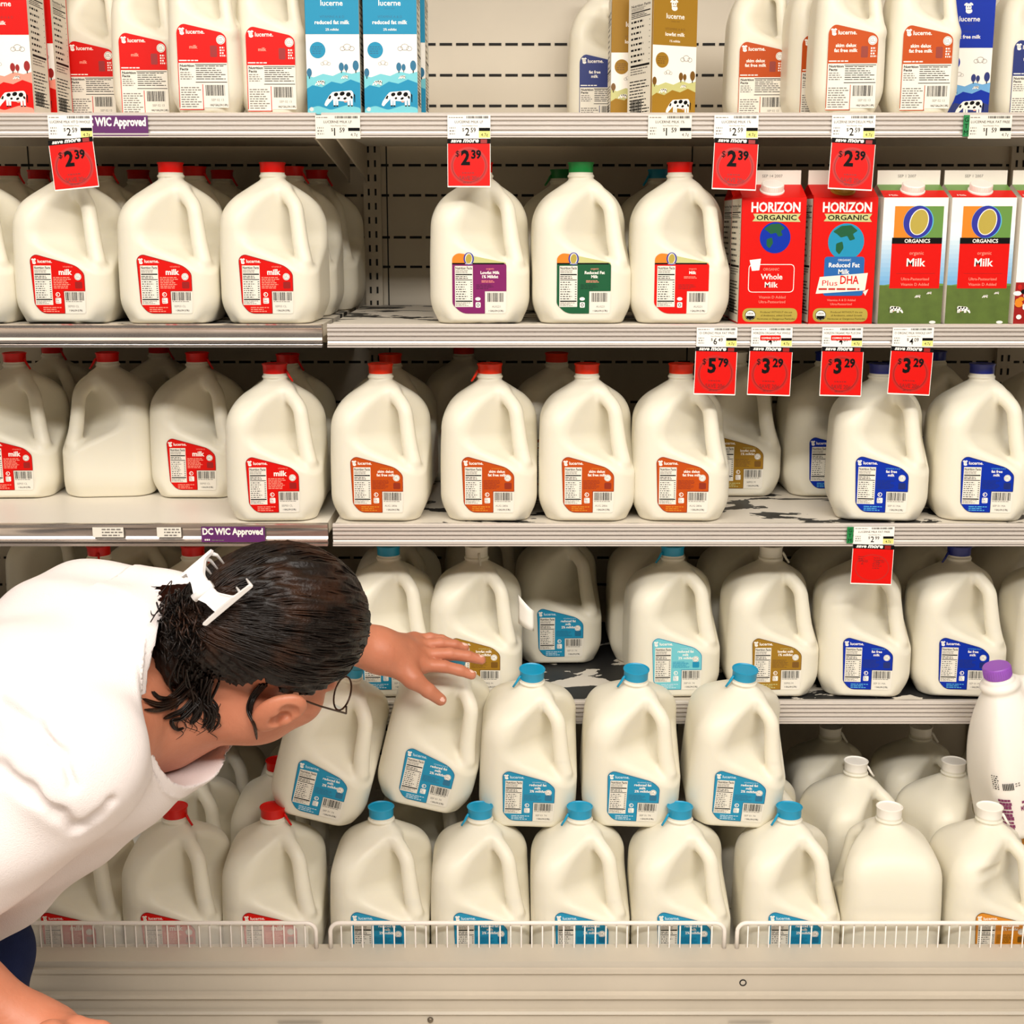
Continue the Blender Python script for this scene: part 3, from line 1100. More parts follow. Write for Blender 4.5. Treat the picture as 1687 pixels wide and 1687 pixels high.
for i in range(8):
    for j in range(4):
        F.append((i * 5 + j, i * 5 + j + 1, i * 5 + j + 6, i * 5 + j + 5))
g.add(V, F, K['white'])
pl = g.build('peeling_sticker', touched, smooth=True)
pl['label'] = 'white paper sticker curling away'
md = pl.modifiers.new('thickness', 'SOLIDIFY')
md.thickness = 0.0004
J(1108, Y4, Z4, 'pale turquoise-label gallon jug standing behind the stacked jugs, fourth shelf', 'lteal', 'teal', G4, tab='l')
J(1270, Y4, Z4, 'gold-label clear-capped gallon jug, beside the pale turquoise-label jug', 'gold', 'clear', G4, tab='r')
J(1424, Y4, Z4, 'blue-label gallon jug behind the faded red sign, fourth shelf', 'blue', 'blue', G4, tab=None, yaw=-3)
J(1580, Y4, Z4, 'navy-capped blue-label gallon jug above the violet-capped bottle', 'blue', 'blue', G4, tab='l', yaw=-5)
J(1742, Y4, Z4, 'gallon jug cut off at the end of the fourth shelf front rank', 'blue', 'blue', G4)
J(919, 0.305, Z4, 'turquoise-label gallon jug set back above the bare black shelf patch', 'teal', 'teal', G4)
J(1073, 0.307, Z4, 'shaded gallon jug set back behind the pale turquoise-label jug', 'teal', 'teal', G4)
J(84, 0.43, Z4, 'dim red-label gallon jug deep on the fourth shelf above the shirt', 'red', 'red', G4)
J(232, 0.292, Z4, 'dim gallon jug between the two red-capped jugs, fourth shelf', 'red', 'red', G4)
J(398, 0.292, Z4, 'dim gallon jug behind the hair clip jug, fourth shelf', 'red', 'red', G4)
J(655, 0.292, Z4, 'dim gallon jug behind the turquoise-capped jug near the forearm', 'teal', 'teal', G4)
J(798, 0.43, Z4, 'dim gallon jug behind the touched gold-label jug', 'gold', 'clear', G4)
J(1222, 0.297, Z4, 'dim gallon jug in the gap between pale turquoise and gold jugs', 'gold', 'clear', G4)
J(1378, 0.297, Z4, 'dim gallon jug in the gap between gold-label and faded-sign jugs', 'blue', 'blue', G4)
J(1522, 0.297, Z4, 'dim gallon jug in the gap before the navy-capped jug', 'blue', 'blue', G4)
J(1668, 0.297, Z4, 'dim gallon jug behind the navy-capped jug at the shelf end', 'blue', 'blue', G4)
# bottom well, front rank
Y5 = -0.110
J(126, Y5, Z5, 'red-label gallon jug under the drooping shirt, first in the well', 'red', 'red', G5)
J(288, Y5, Z5, 'red-capped gallon jug in the well front, between shirt and next red cap', 'red', 'red', G5)
J(450, Y5, Z5, 'red-capped gallon jug in the well front, beside the turquoise caps', 'red', 'red', G5)
J(628, Y5, Z5, 'turquoise-capped gallon jug in the well front, first beside the red caps', 'teal', 'teal', G5, tab=None)
J(791, Y5, Z5, 'turquoise-capped gallon jug in the well front, second of five', 'teal', 'teal', G5, tab='l')
J(955, Y5, Z5, 'turquoise-capped gallon jug in the well front, middle of five', 'teal', 'teal', G5, tab='l')
J(1120, Y5, Z5, 'turquoise-capped gallon jug in the well front, fourth of five', 'teal', 'teal', G5, tab='l')
J(1300, Y5, Z5, 'turquoise-capped gallon jug in the well front, last beside the white caps', 'teal', 'teal', G5, tab='l')
J(1465, Y5, Z5, 'white-capped plain-faced gallon jug in the well front, handle turned away', None, 'white', G5, yaw=176, tab=None)
J(1630, Y5, Z5, 'white-capped amber-label gallon jug in the well front, creased dent', 'amber', 'white', G5, shape=CREASED_BODY)
# second and third rank in the well
J(313, 0.075, Z5, 'red-capped gallon jug in the second rank of the well, under the chin', 'red', 'red', G5)
J(458, 0.075, Z5, 'red-capped gallon jug in the second rank, half hidden by the tilted stacked jug', 'red', 'red', G5)
J(700, 0.080, Z5, 'gallon jug behind the first turquoise caps, glimpsed beneath the two tilted jugs', 'teal', 'teal', G5)
J(1252, 0.078, Z5, 'gallon jug in the second rank peeking out beside the upright stacked jug', 'teal', 'white', G5)
J(1410, 0.072, Z5, 'white-capped gallon jug in the second rank behind the plain-faced jug', 'amber', 'white', G5, yaw=16)
J(1571, 0.072, Z5, 'white-capped gallon jug in the second rank with dark open handle', 'amber', 'white', G5, yaw=18, tab=None)
J(362, 0.235, Z5, 'shaded gallon jug in the third rank below the chin', 'red', 'red', G5)
J(500, 0.235, Z5, 'shaded gallon jug in the third rank behind the tilted stacked jug', 'red', 'red', G5)
J(1368, 0.232, Z5, 'shaded white gallon jug under the fourth shelf, nearer the stack', 'amber', 'white', G5)
J(1517, 0.232, Z5, 'shaded white gallon jug under the fourth shelf, nearer the violet-capped bottle', 'amber', 'white', G5)
J(1668, 0.232, Z5, 'shaded white gallon jug behind the violet-capped bottle', 'amber', 'white', G5)
# the second storey of jugs resting on the well jugs
GS = 'turquoise-label jugs stacked on top'


def S(px, py_, y, z, label, lean, roll, capc='teal', tab='l'):
    return jug(label, 'teal', capc, xat(px, y, z), y, z, 0.0, lean, roll, GS, tab)


S(867, 0, -0.022, 0.659, 'upright turquoise-label jug stacked beside the tilted one under the hand', 9, 2)
S(1032, 0, -0.022, 0.659, 'upright turquoise-label jug in the middle of the three upright stacked jugs', 9, 2)
S(1198, 0, -0.022, 0.659, 'upright turquoise-label jug at the end of the stacked row', 9, 3.5)
S(526, 0, -0.040, 0.676, 'tilted turquoise-label stacked jug in front of the glasses', 7, 15, tab=None)
S(697, 0, -0.022, 0.688, 'tilted turquoise-label stacked jug steadied by the shopper hand', 7, 13.5, tab=None)

# half gallons on the top shelf
H1 = 'half-gallon jugs on the top shelf'
def H(px, y, label, kind, capc, yaw=0.0):
    return half_jug(label, kind, capc, xat(px, y, Z1 + 0.08), y, Z1, yaw, H1)


H(166, 0.262, 'red-label half-gallon jug set furthest back beside the red carton', 'red', 'red')
H(250, 0.165, 'red-label half-gallon jug second from the red carton', 'red', 'red')
H(345, 0.068, 'red-label half-gallon jug standing foremost on the top shelf', 'red', 'red')
H(455, 0.098, 'red-label half-gallon jug beside the blue-green cartons', 'red', 'red')
H(985, 0.44, 'blue-label half-gallon jug at the back beside the gold cartons', 'blue', 'blue')
H(1247, 0.27, 'orange-label half-gallon jug set back behind the $2.39 sign', 'skim', 'orange', -3)
H(1392, 0.075, 'orange-label half-gallon jug at the front, first of the forward pair', 'skim', 'orange', -3)
H(1512, 0.082, 'orange-label half-gallon jug at the front beside the blue carton', 'skim', 'orange', -3)
H(1345, 0.195, 'half-gallon jug half hidden behind the first forward orange-label jug', 'skim', 'orange')
H(1684, 0.25, 'blue-label half-gallon jug beyond the blue carton', 'blue', 'blue')

# ------------------------------------------------------------------ bottle with violet cap
def violet_bottle():
    def f(P):
        x, y, z = P[:, 0], P[:, 1], P[:, 2]
        half, rc = 0.060, 0.034
        qx, qy = np.abs(x) - (half - rc), np.abs(y) - (half - rc)
        d2 = np.sqrt(np.maximum(qx, 0) ** 2 + np.maximum(qy, 0) ** 2) + np.minimum(np.maximum(qx, qy), 0) - rc
        rho = np.sqrt(x * x + y * y)
        cone = (z - 0.232 + 1.55 * (rho - 0.026)) / math.sqrt(1 + 1.55 ** 2)
        b = smax(d2, cone, 0.05)
        b = smax(b, -z + 0.3 * (d2 + 0.008), 0.012)
        # grip hollow on the handle side
        hol = np.maximum(np.abs(y) - 0.2, ell_sdf(P, (0.040, -0.062, 0.172), (0.034, 0.030, 0.052)))
        b = smax(b, -hol, 0.012)
        hol2 = ell_sdf(P, (0.040, 0.062, 0.172), (0.034, 0.030, 0.052))
        b = smax(b, -hol2, 0.012)
        h = smin(seg_sdf(P, (0.022, 0, 0.235), (0.048, 0, 0.222), 0.012, 0.0125), seg_sdf(P, (0.048, 0, 0.222), (0.064, 0, 0.135), 0.0125, 0.014), 0.008)
        b = smin(b, h, 0.010)
        n = np.maximum(rho - 0.0195, np.maximum(z - 0.262, 0.21 - z))
        ring = np.sqrt(np.maximum(rho - 0.0205, 0) ** 2 + (z - 0.2485) ** 2) - 0.0028
        sh = np.sqrt(np.maximum(rho - 0.024, 0) ** 2 + (z - 0.238) ** 2) - 0.006
        return smin(smin(b, np.minimum(n, ring), 0.005), sh, 0.008)
    V, Q, N = sdf_mesh(f, (-0.08, -0.08, -0.006), (0.09, 0.08, 0.268), 0.0024, nb=24)
    y, z = -0.032, 0.636
    t = thing('milk_bottle', 'white milk bottle with violet screw cap leaning over the white-capped jugs', 'bottle', (xat(1682, y, z), y, z))
    Rm = Matrix.Rotation(math.radians(-14), 3, 'Y') @ Matrix.Rotation(math.radians(4), 3, 'X') @ Matrix.Rotation(math.radians(14), 3, 'Z')
    t.rotation_euler = Rm.to_euler()
    inst('body', np_mesh('bottle_body', V, Q, N, mat('white_milk_plastic', (243, 236, 226), 0.4, spec=0.35, sss=0.2, sssr=(0.008, 0.007, 0.006))), t)
    g = Geo()
    g.lathe([(0.0205, 0.2525), (0.0212, 0.254), (0.0212, 0.269), (0.0198, 0.271), (0.004, 0.271)], M_PURPLECAP)
    for k in range(40):
        a = 2 * math.pi * k / 40
        g.tube([(0.0212 * math.cos(a), 0.0212 * math.sin(a), 0.2545), (0.0212 * math.cos(a), 0.0212 * math.sin(a), 0.2685)], 0.0006, M_PURPLECAP, 4)
    g.build('cap', t, auto=35)

    def place(u, v, h):          # print wrapped on the cap-lean side of the body
        ang = math.radians(180 + 62) + (u - 0.03) / 0.052
        cx, cy = math.cos(ang), math.sin(ang)
        # rounded square radius in this direction
        lo, hi = 0.03, 0.09
        for _ in range(24):
            m = (lo + hi) / 2
            qx, qy = abs(cx * m) - 0.026, abs(cy * m) - 0.026
            d = math.hypot(max(qx, 0), max(qy, 0)) + min(max(qx, qy), 0) - 0.034
            lo, hi = (m, hi) if d < 0 else (lo, m)
        r = lo + 0.0006 + h
        return (cx * r, cy * r, v)
    a = Art(place)
    P, D = mat('print_plum', (132, 52, 96), 0.4), K['grey']
    for i in range(9):
        for j in range(4):
            a.rect(6 + j * 3.5 + (i % 2), 20 + i * 6.5, 9.2 + j * 3.5 + (i % 2), 26 + i * 6.5 - (i % 3), P, 1)
    for i in range(7):
        a.rect(14 + i * 1.8, 92, 15 + i * 1.8, 104, K['black'], 1)
    a.lines(2, 92, 12, 118, 7, K['black'], 1, seed=3)
    a.lines(28, 96, 36, 104, 2, D, 1, seed=5)
    for i, c in enumerate('1%'):
        a.text(c, 32 + i * 4, 66, 35 + i * 4, 70, P, 1)
    for i, c in enumerate('MILK'):
        a.text(c, 30 + i * 3.2, 54, 32.6 + i * 3.2, 62, P, 1, bold=0.02)
    a.lines(34, 38, 44, 41, 1, P, 1, seed=2)
    inst('printed_label', a.mesh('printed_label'), t)


violet_bottle()
# ------------------------------------------------------------------ cartons
def cow(a, u, v, s, layer, flip=1):
    """plain black-and-white grazing cow seen from the side"""
    W, B = K['white'], K['black']
    def P(pts):
        return [(u + flip * p[0] * s, v + p[1] * s) for p in pts]
    legs = [(-9, 0), (-6, 0), (7, 0), (10.5, 0)]
    for x, y in legs:
        a.poly(P([(x, -8.5), (x + 2.2, -8.5), (x + 2.4, 2), (x - 0.4, 2)]), W, layer)
        a.poly(P([(x, -8.5), (x + 2.2, -8.5), (x + 2.2, -7.2), (x, -7.2)]), B, layer + 1)
    a.poly(round_poly(P([(-11, 7), (12, 9), (14, 5), (12.5, -1.5), (4, -3), (-8, -2), (-11, 1)]), 3), W, layer + 0.5)
    a.poly(round_poly(P([(-10, 7), (-13, 4), (-18, -3), (-19.5, -7), (-17, -8.5), (-14, -5), (-9, 0)]), 1.5), W, layer + 1)
    a.poly(P([(13.5, 6), (15.5, 4), (15.3, -4), (14.6, -4), (14.2, 3)]), B, layer + 1)
    a.poly(P([(-15, 0), (-13, 3.5), (-11.5, 2.8), (-12.5, -0.5)]), B, layer + 2)
    for (x, y, p, q) in ((-6, 4.5, 2.6, 2.0), (1, 5.4, 3.0, 2.2), (8, 4.6, 2.8, 2.4), (4, 0.2, 2.0, 1.3), (-3, 0.4, 1.5, 1.2), (11.5, 1.5, 1.2, 1.8)):
        a.ell(u + flip * x * s, v + y * s, p * s, q * s, B, layer + 2, 12, 0.4)
    a.ell(u + flip * 4.5 * s, v - 3.2 * s, 1.8 * s, 1.0 * s, K['nose'], layer + 1, 10)


def tree(a, u, v, s, m, layer):
    a.rect(u - 0.5 * s, v, u + 0.5 * s, v + 4 * s, K['black'], layer)
    a.ell(u, v + 7 * s, 3.0 * s, 4.8 * s, m, layer + 1, 16)


def cloud(a, u, v, s, layer):
    for (x, y, r) in ((-5, 0, 3), (0, 1.6, 4.4), (5, 0, 3.2)):
        a.ring(u + x * s, v + y * s, r * s, r * 0.8 * s, 0.45 * s, K['grey'], layer, 16)


def carton_geo(g, w, hb, hr, hf, base, slope_m, slope2_m, fin_m, side_m):
    h = w / 2
    v = [(-h, -h, 0), (h, -h, 0), (h, h, 0), (-h, h, 0), (-h, -h, hb), (h, -h, hb), (h, h, hb), (-h, h, hb)]
    g.add(v, [(0, 1, 5, 4)], base)
    g.add(v, [(2, 3, 7, 6)], base)
    g.add(v, [(1, 2, 6, 5), (3, 0, 4, 7)], side_m)
    g.add(v, [(0, 3, 2, 1)], fin_m)
    t = 0.0015
    m = 0.55
    my, mz = -h + (h - t) * m, hb + (hr - hb) * m
    for s in (1, -1):
        a = [(-h, -h * s, hb), (h, -h * s, hb), (h, my * s, mz), (-h, my * s, mz)]
        b = [(-h, my * s, mz), (h, my * s, mz), (h, -t * s, hr), (-h, -t * s, hr)]
        fo = (0, 1, 2, 3) if s == 1 else (3, 2, 1, 0)
        g.add(a, [fo], slope_m)
        g.add(b, [fo], slope2_m)
    for s in (1, -1):          # gable ends, folded in a little
        e = [(s * h, -h, hb), (s * h, h, hb), (s * h, t, hr), (s * h, -t, hr), (s * (h - 0.014), 0, hb + (hr - hb) * 0.45)]
        fs = [(0, 1, 4), (1, 2, 4), (2, 3, 4), (3, 0, 4)]
        g.add(e, fs if s == 1 else [f[::-1] for f in fs], side_m)
    g.box(-h + 0.0005, h - 0.0005, -t, t, hr - 0.001, hf, fin_m)


def side_print(g, w, side, accent):
    """white column of fine print on a carton side"""
    def pl(u, v, hh):
        return (side * (w / 2 + 0.0002 + hh), (u - w / 2) * side, v)
    a = Art(pl)
    a.g = g
    W = w * 1000
    a.rect(4, 2, W - 4, 185, K['paper'], 1)
    nutrition(a, 8, 70, W - 8, 178, 2)
    a.lines(7, 12, W - 8, 64, 11, K['black'], 2, seed=11, fill=0.35)
    a.bars(10, 14, W * 0.6, 34, K['black'], 4)
    a.rect(W - 4, 0, W, 190, K[accent], 1)


def front_art(g, w):
    a = Art(lambda u, v, hh: (u - w / 2, -w / 2 - 0.0002 - hh, v))
    a.g = g
    return a


def milk_carton_mesh(name, base, dark, light, lines):
    w = 0.078
    g = Geo()
    carton_geo(g, w, 0.197, 0.214, 0.232, K['white'], K[base], K[base], K[base], K['paper'])
    a = front_art(g, w)
    a.rect(0, 112, 78, 197, K[base], 1)
    cow_head(a, 36, 172, 2.0, K['white'], K[dark], 2)
    a.textc('lucerne', 39, 151.5, 8.0, K['white'], 2, bold=0.012, wmax=54)
    a.textc('SINCE 1904', 39, 146.5, 2.2, K[dark], 2)
    a.textc('VITAMINS A & D', 39, 134.5, 3.6, K[dark], 2, wmax=44)
    for i, (s, h) in enumerate(lines):
        a.textc(s, 39, 126.0 - i * 9.0, h, K['white'], 2, bold=0.02 if i == 0 else 0.01, wmax=72)
    a.ell(17, 90, 11.5, 11.5, K[base], 2, 26)
    a.lines(9, 84, 25, 96, 4, K[dark], 3, seed=3)
    cloud(a, 60, 92, 1.3, 2)
    cloud(a, 28, 71, 0.9, 2)
    # rolling hills
    a.poly([(0, 0), (78, 0), (78, 60), (66, 57), (52, 60), (38, 54), (24, 57), (10, 52), (0, 55)], K[light], 2)
    a.poly([(0, 0), (78, 0), (78, 44), (64, 49), (50, 43), (36, 46), (22, 38), (8, 41), (0, 36)], K[base], 3)
    a.poly([(0, 0), (78, 0), (78, 26), (60, 33), (44, 25), (24, 29), (10, 20), (0, 22)], K[dark] if base == 'blue' else K[base], 4)
    a.poly(round_poly([(0, 0), (78, 0), (78, 9), (58, 13), (34, 6), (16, 12), (0, 8)], 4), K[light], 5)
    for (u, v, s) in ((4, 50, 1.25), (51, 58, 1.25), (58, 59, 1.0), (72, 58, 1.5)):
        tree(a, u, v, s, K[dark], 6)
    cow(a, 20, 44, 0.42, 7)
    cow(a, 56, 52, 0.30, 7)
    cow(a, 50, 22, 1.30, 7)
    seal(a, 6, 7, 3, 8, 'white', dark)
    side_print(g, w, 1, base)
    side_print(g, w, -1, base)
    return g.mesh(name)


def screw_cap(t, m, w, hb, hr, r=0.0165):
    g = Geo()
    g.lathe([(r * 1.12, 0.0), (r * 1.12, 0.002), (r * 0.97, 0.0025), (r, 0.004), (r, 0.0115), (r * 0.93, 0.0125), (0.003, 0.0125)], m)
    for k in range(36):
        an = 2 * math.pi * k / 36
        g.tube([(r * math.cos(an), r * math.sin(an), 0.0042), (r * math.cos(an), r * math.sin(an), 0.0112)], 0.0005, m, 4)
    o = g.build('screw_cap', t, auto=35)
    h = w / 2
    o.location = (0, -h * 0.52, hb + (hr - hb) * 0.48)
    o.rotation_euler = (math.atan2(hr - hb, h), 0, 0)
    return o


def red_organic_mesh(name, variant):
    w = 0.096
    g = Geo()
    R_ = K['red']
    carton_geo(g, w, 0.1865, 0.2065, 0.2275, R_, R_, R_, K['paper'], R_)
    a = front_art(g, w)
    W = K['white']
    a.text('HORIZON', 14, 165, 87, 180, W, 2, bold=0.03)
    a.poly([(16, 152), (20, 157), (17, 163), (88, 163), (84, 157), (88, 151)], K['sage'], 2)
    a.text('ORGANIC', 22, 153.5, 82, 161.3, K['black'], 3, bold=0.02)
    r = 23 if variant == 1 else 27
    cu, cv = 51, (128 if variant == 1 else 122)
    a.ell(cu, cv, r, r, K['blue'] if variant == 1 else K['teal'], 2, 36)
    land = [(-0.75, 0.55), (-0.3, 0.86), (0.25, 0.9), (0.62, 0.6), (0.35, 0.42), (0.5, 0.15), (0.2, 0.05), (0.05, 0.32), (-0.3, 0.22), (-0.5, 0.4)]
    a.poly(round_poly([(cu + p[0] * r, cv + p[1] * r) for p in land], 2), K['green'], 3)
    land = [(-0.55, -0.1), (-0.2, 0.02), (-0.12, -0.35), (-0.35, -0.7), (-0.55, -0.5)]
    a.poly(round_poly([(cu + p[0] * r, cv + p[1] * r) for p in land], 2), K['green'], 3)
    if variant == 1:
        a.poly(round_poly([(13, 47), (82, 47), (82, 89), (13, 89)], 7), W, 2)
        a.poly(round_poly([(14, 48), (81, 48), (81, 88), (14, 88)], 6.3), R_, 3)
        a.poly([(14, 95), (31, 97), (29, 80), (18, 79)], W, 4)
        a.textc('ORGANIC', 47, 79.5, 4.0, K['pink'], 4, wmax=24)
        a.textc('Whole', 48, 66.5, 8.5, W, 4, bold=0.015)
        a.textc('Milk', 48, 54.5, 8.5, W, 4, bold=0.015)
        a.textc('Vitamin D Added', 50, 38, 4.2, K['pink'], 2, wmax=48)
        a.textc('Ultra-Pasteurized', 50, 31, 4.2, K['pink'], 2, wmax=50)
    else:
        a.rrect(20, 42, 80, 100, 5, K['teal'] if False else mat('print_medium_blue', (24, 96, 166), 0.4), 4)
        a.textc('ORGANIC', 50, 93.5, 3.2, W, 5)
        a.textc('Reduced Fat', 50, 84.5, 6.8, W, 5, bold=0.02, wmax=50)
        a.textc('Milk', 50, 74.5, 7.2, W, 5, bold=0.02)
        a.poly([(9, 45), (14, 70), (86, 76), (83, 50)], K['paper'], 5)
        a.text('Plus', 18, 57, 41, 65, R_, 6)
        a.text('DHA', 45, 59.5, 73, 72, R_, 6, bold=0.02)
        a.lines(13, 49, 80, 55, 1, K['midred'], 6, seed=3)
        a.poly([(80, 48), (88, 52), (84, 42)], K['paper'], 5)
        a.textc('Vitamins A & D Added', 48, 34, 3.4, K['pink'], 2, wmax=48)
        a.textc('Ultra-Pasteurized', 48, 28, 3.4, K['pink'], 2, wmax=48)
    a.rrect(6, 3, 89, 23.5, 10, K['olive'], 2)
    a.ell(18, 13, 8, 7.6, K['black'], 3, 24)
    a.ell(18, 13, 7.1, 6.7, W, 4, 24)
    a.poly([(11.2, 12), (24.8, 12), (23, 8), (18, 6.3), (13, 8)], K['black'], 5)
    a.textc('USDA', 18, 14.2, 2.6, K['black'], 5, bold=0.02)
    for i, s in enumerate(('Produced WITHOUT the use', 'of Antibiotics, added Growth', 'Hormones or Dangerous Pesticides')):
        a.textc(s, 57, 16.2 - i * 5, 2.9, K['black'], 3, wmax=58)
    side_print(g, w, 1, 'red')
    side_print(g, w, -1, 'red')
    # date print on the fin and words on the slope
    b = Art(lambda u, v, hh: (u - w / 2, -0.0017 - hh, v))
    b.g = g
    b.textc('SEP 14 2007', 52, 217, 4.5, K['grey'], 1)
    return g.mesh(name)


def organics_mesh(name, soy=False):
    w = 0.096
    g = Geo()
    W, B = K['white'], K['black']
    carton_geo(g, w, 0.1865, 0.2065, 0.2275, W, K['red'], K['leaf'], K['paper'], W)
    a = front_art(g, w)
    top = 174
    a.rect(17, 128, 46, top, K['orange'], 2)
    a.rect(46, 128, 90, top, K['leaf'], 2)
    a.rect(15, 119, 90, 128, B, 3)
    a.textc('ORGANICS', 53, 120.6, 5.6, W, 4, bold=0.02, wmax=52)
    a.rect(15, 53 if not soy else 62, 90, 119, K['red'], 2)
    a.ell(53, 151, 22.5, 24, K['cyan'], 4, 40, -0.2)
    a.ell(52.4, 151, 21.5, 23.6, K['navy'], 5, 40, -0.2)
    a.ell(54, 151, 14, 19.5, W, 6, 36, -0.25)
    a.ell(54, 151, 12.8, 18.4, K['olive'], 7, 36, -0.25)
    if not soy:
        for i in range(14):            # printed sky fading from white to blue
            t = i / 13
            c = tuple(round(p + (q - p) * t) for p, q in zip((244, 244, 240), (112, 168, 212)))
            a.rect(0, 150 - 92 * (i + 1) / 14, 96, 150 - 92 * i / 14, mat('print_sky_%s' % 'abcdefghijklmn'[i], c, 0.4), 1)
        a.rect(0, 0, 96, 58, K['grass'], 1)
        a.poly([(0, 57), (20, 60), (50, 59), (80, 61), (96, 60), (96, 57)], K['leaf'], 1.5)
        a.textc('organic', 53, 103, 5.4, K['pink'], 3, wmax=26)
        a.textc('Milk', 53, 86, 12, W, 3, bold=0.02, wmax=36)
        a.rect(24, 75, 82, 75.5, K['darkred'], 3)
        a.textc('Ultra-Pasteurized', 53, 65, 4.4, K['pink'], 3, wmax=48)
        a.textc('Vitamin D Added', 53, 57, 4.4, K['pink'], 3, wmax=48)
        cow(a, 26, 21, 0.62, 4, -1)
        cow(a, 59, 41, 0.26, 4)
        cow(a, 76, 46, 0.22, 4)
        a.ell(83, 2.5, 5, 2.2, W, 3, 16)
    else:
        a.textc('Soymilk', 58, 88, 14, W, 3, bold=0.02, wmax=70)
        a.textc('Plain', 53, 76, 5, K['amber'], 3)
        a.rect(0, 0, 96, 62, K['darkred'], 1)
        R = random.Random(5)
        cols = ['red', 'white', 'orange', 'black', 'midred', 'paper', 'amber']
        for i in range(70):
            a.ell(R.uniform(3, 93), R.uniform(3, 58), R.uniform(3, 6.5), R.uniform(3, 6), K[R.choice(cols)], 2 + i * 0.25, 14)
    # slope print: small words
    h = w / 2
    an = math.atan2(0.020, h)
    b = Art(lambda u, v, hh: (u - h, -h + v * math.cos(an) - hh * math.sin(an) - 0.0001, 0.1865 + v * math.sin(an) + hh * math.cos(an) + 0.0001))
    b.g = g
    b.textc('Soymilk' if soy else 'Milk', 16, 6, 6, W, 2)
    b.ell(16, 34, 8, 7, K['olive'], 2, 20)
    c = Art(lambda u, v, hh: (u - w / 2, -0.0017 - hh, v))
    c.g = g
    c.textc('SEP 1 2007', 45, 217, 4.5, K['grey'], 1)
    return g.mesh(name)


CM = {
    'red': milk_carton_mesh('carton_red', 'red', 'darkred', 'pink', [('milk', 5.6)]),
    'teal': milk_carton_mesh('carton_turquoise', 'teal', 'dteal', 'lteal', [('reduced fat milk', 5.6), ('2% milkfat', 3.4)]),
    'gold': milk_carton_mesh('carton_gold', 'gold', 'dgold', 'sage', [('lowfat milk', 5.6), ('1% milkfat', 3.4)]),
    'blue': milk_carton_mesh('carton_blue', 'blue', 'dblue', 'sky', [('fat free milk', 5.6)]),
    'hone': red_organic_mesh('carton_whole', 1),
    'htwo': red_organic_mesh('carton_reduced', 2),
    'oo': organics_mesh('carton_organic_milk'),
    'soy': organics_mesh('carton_soy', True),
}


def carton(kind, px, y, z, label, yaw=0.0, cap=None, group=None, name='milk_carton'):
    t = thing(name, label, 'carton', (xat(px, y, z + 0.08), y, z), (0, 0, math.radians(yaw)), group)
    inst('body', CM[kind], t)
    if cap:
        screw_cap(t, cap, 0.096, 0.1865, 0.2065)
    return t


GC, GO = 'milk cartons on the top shelf', 'cartons on the second shelf'
carton('red', 22, 0.062, Z1, 'red and white milk carton at the picture edge, top shelf front', group=GC)
carton('red', 62, 0.160, Z1, 'red and white milk carton right behind the front red carton', group=GC)
carton('teal', 554, 0.056, Z1, 'blue-green milk carton at the shelf joint, beside the red-label jugs', group=GC)
carton('teal', 647, 0.056, Z1, 'blue-green milk carton beside the empty stretch of top shelf', group=GC)
carton('teal', 662, 0.150, Z1, 'blue-green milk carton mostly hidden behind the one beside the empty stretch', group=GC)
carton('gold', 1090, 0.185, Z1, 'gold milk carton turned to show its nutrition side', 24, group=GC)
carton('gold', 1043, 0.275, Z1, 'gold milk carton half hidden behind the turned gold carton', group=GC)
carton('blue', 1579, 0.215, Z1, 'blue and white fat free milk carton at the end of the top shelf', group=GC)
carton('hone', 1262, 0.062, Z2, 'red organic whole milk carton with white screw cap and globe', cap=M_WHITECAP, group=GO)
carton('hone', 1246, 0.175, Z2, 'red organic carton in shade behind the whole milk carton', cap=M_WHITECAP, group=GO)
M_GOLDCAP = mat('gold_plastic', (170, 128, 40), 0.4)
carton('htwo', 1376, 0.062, Z2, 'red organic reduced fat carton with gold cap and white DHA banner', cap=M_GOLDCAP, group=GO)
carton('oo', 1488, 0.062, Z2, 'organic milk carton with meadow print, next to the DHA carton', cap=M_WHITECAP, group=GO)
carton('oo', 1597, 0.062, Z2, 'organic milk carton with meadow print, next to the soy carton', cap=M_WHITECAP, group=GO)
carton('soy', 1708, 0.062, Z2, 'organic soy milk carton with fruit print, cut off at shelf end', cap=M_WHITECAP, group=GO, name='soy_carton')


# ------------------------------------------------------------------ shelf tags and hanging signs
def card(w, h, th=0.0006, m='paper'):
    g = Geo()
    W, H = w / 1000, h / 1000
    g.box(-W / 2, W / 2, 0, th, -H, 0, K[m])
    a = Art(lambda u, v, hh: (u - W / 2, -0.0001 - hh, v - H))
    a.g = g
    return g, a


def price_text(a, price, cu, v0, h, m, layer, bold=0.01):
    d, c = price.split('.')
    a.textc('$', cu - h * 0.62, v0 + h * 0.55, h * 0.42, m, layer, align=1)
    a.textc(d, cu - h * 0.50, v0, h, m, layer, bold=bold, align=-1, sx=0.9)
    a.textc(c, cu + h * 0.22, v0 + h * 0.42, h * 0.58, m, layer, bold=bold, align=-1, sx=0.9)


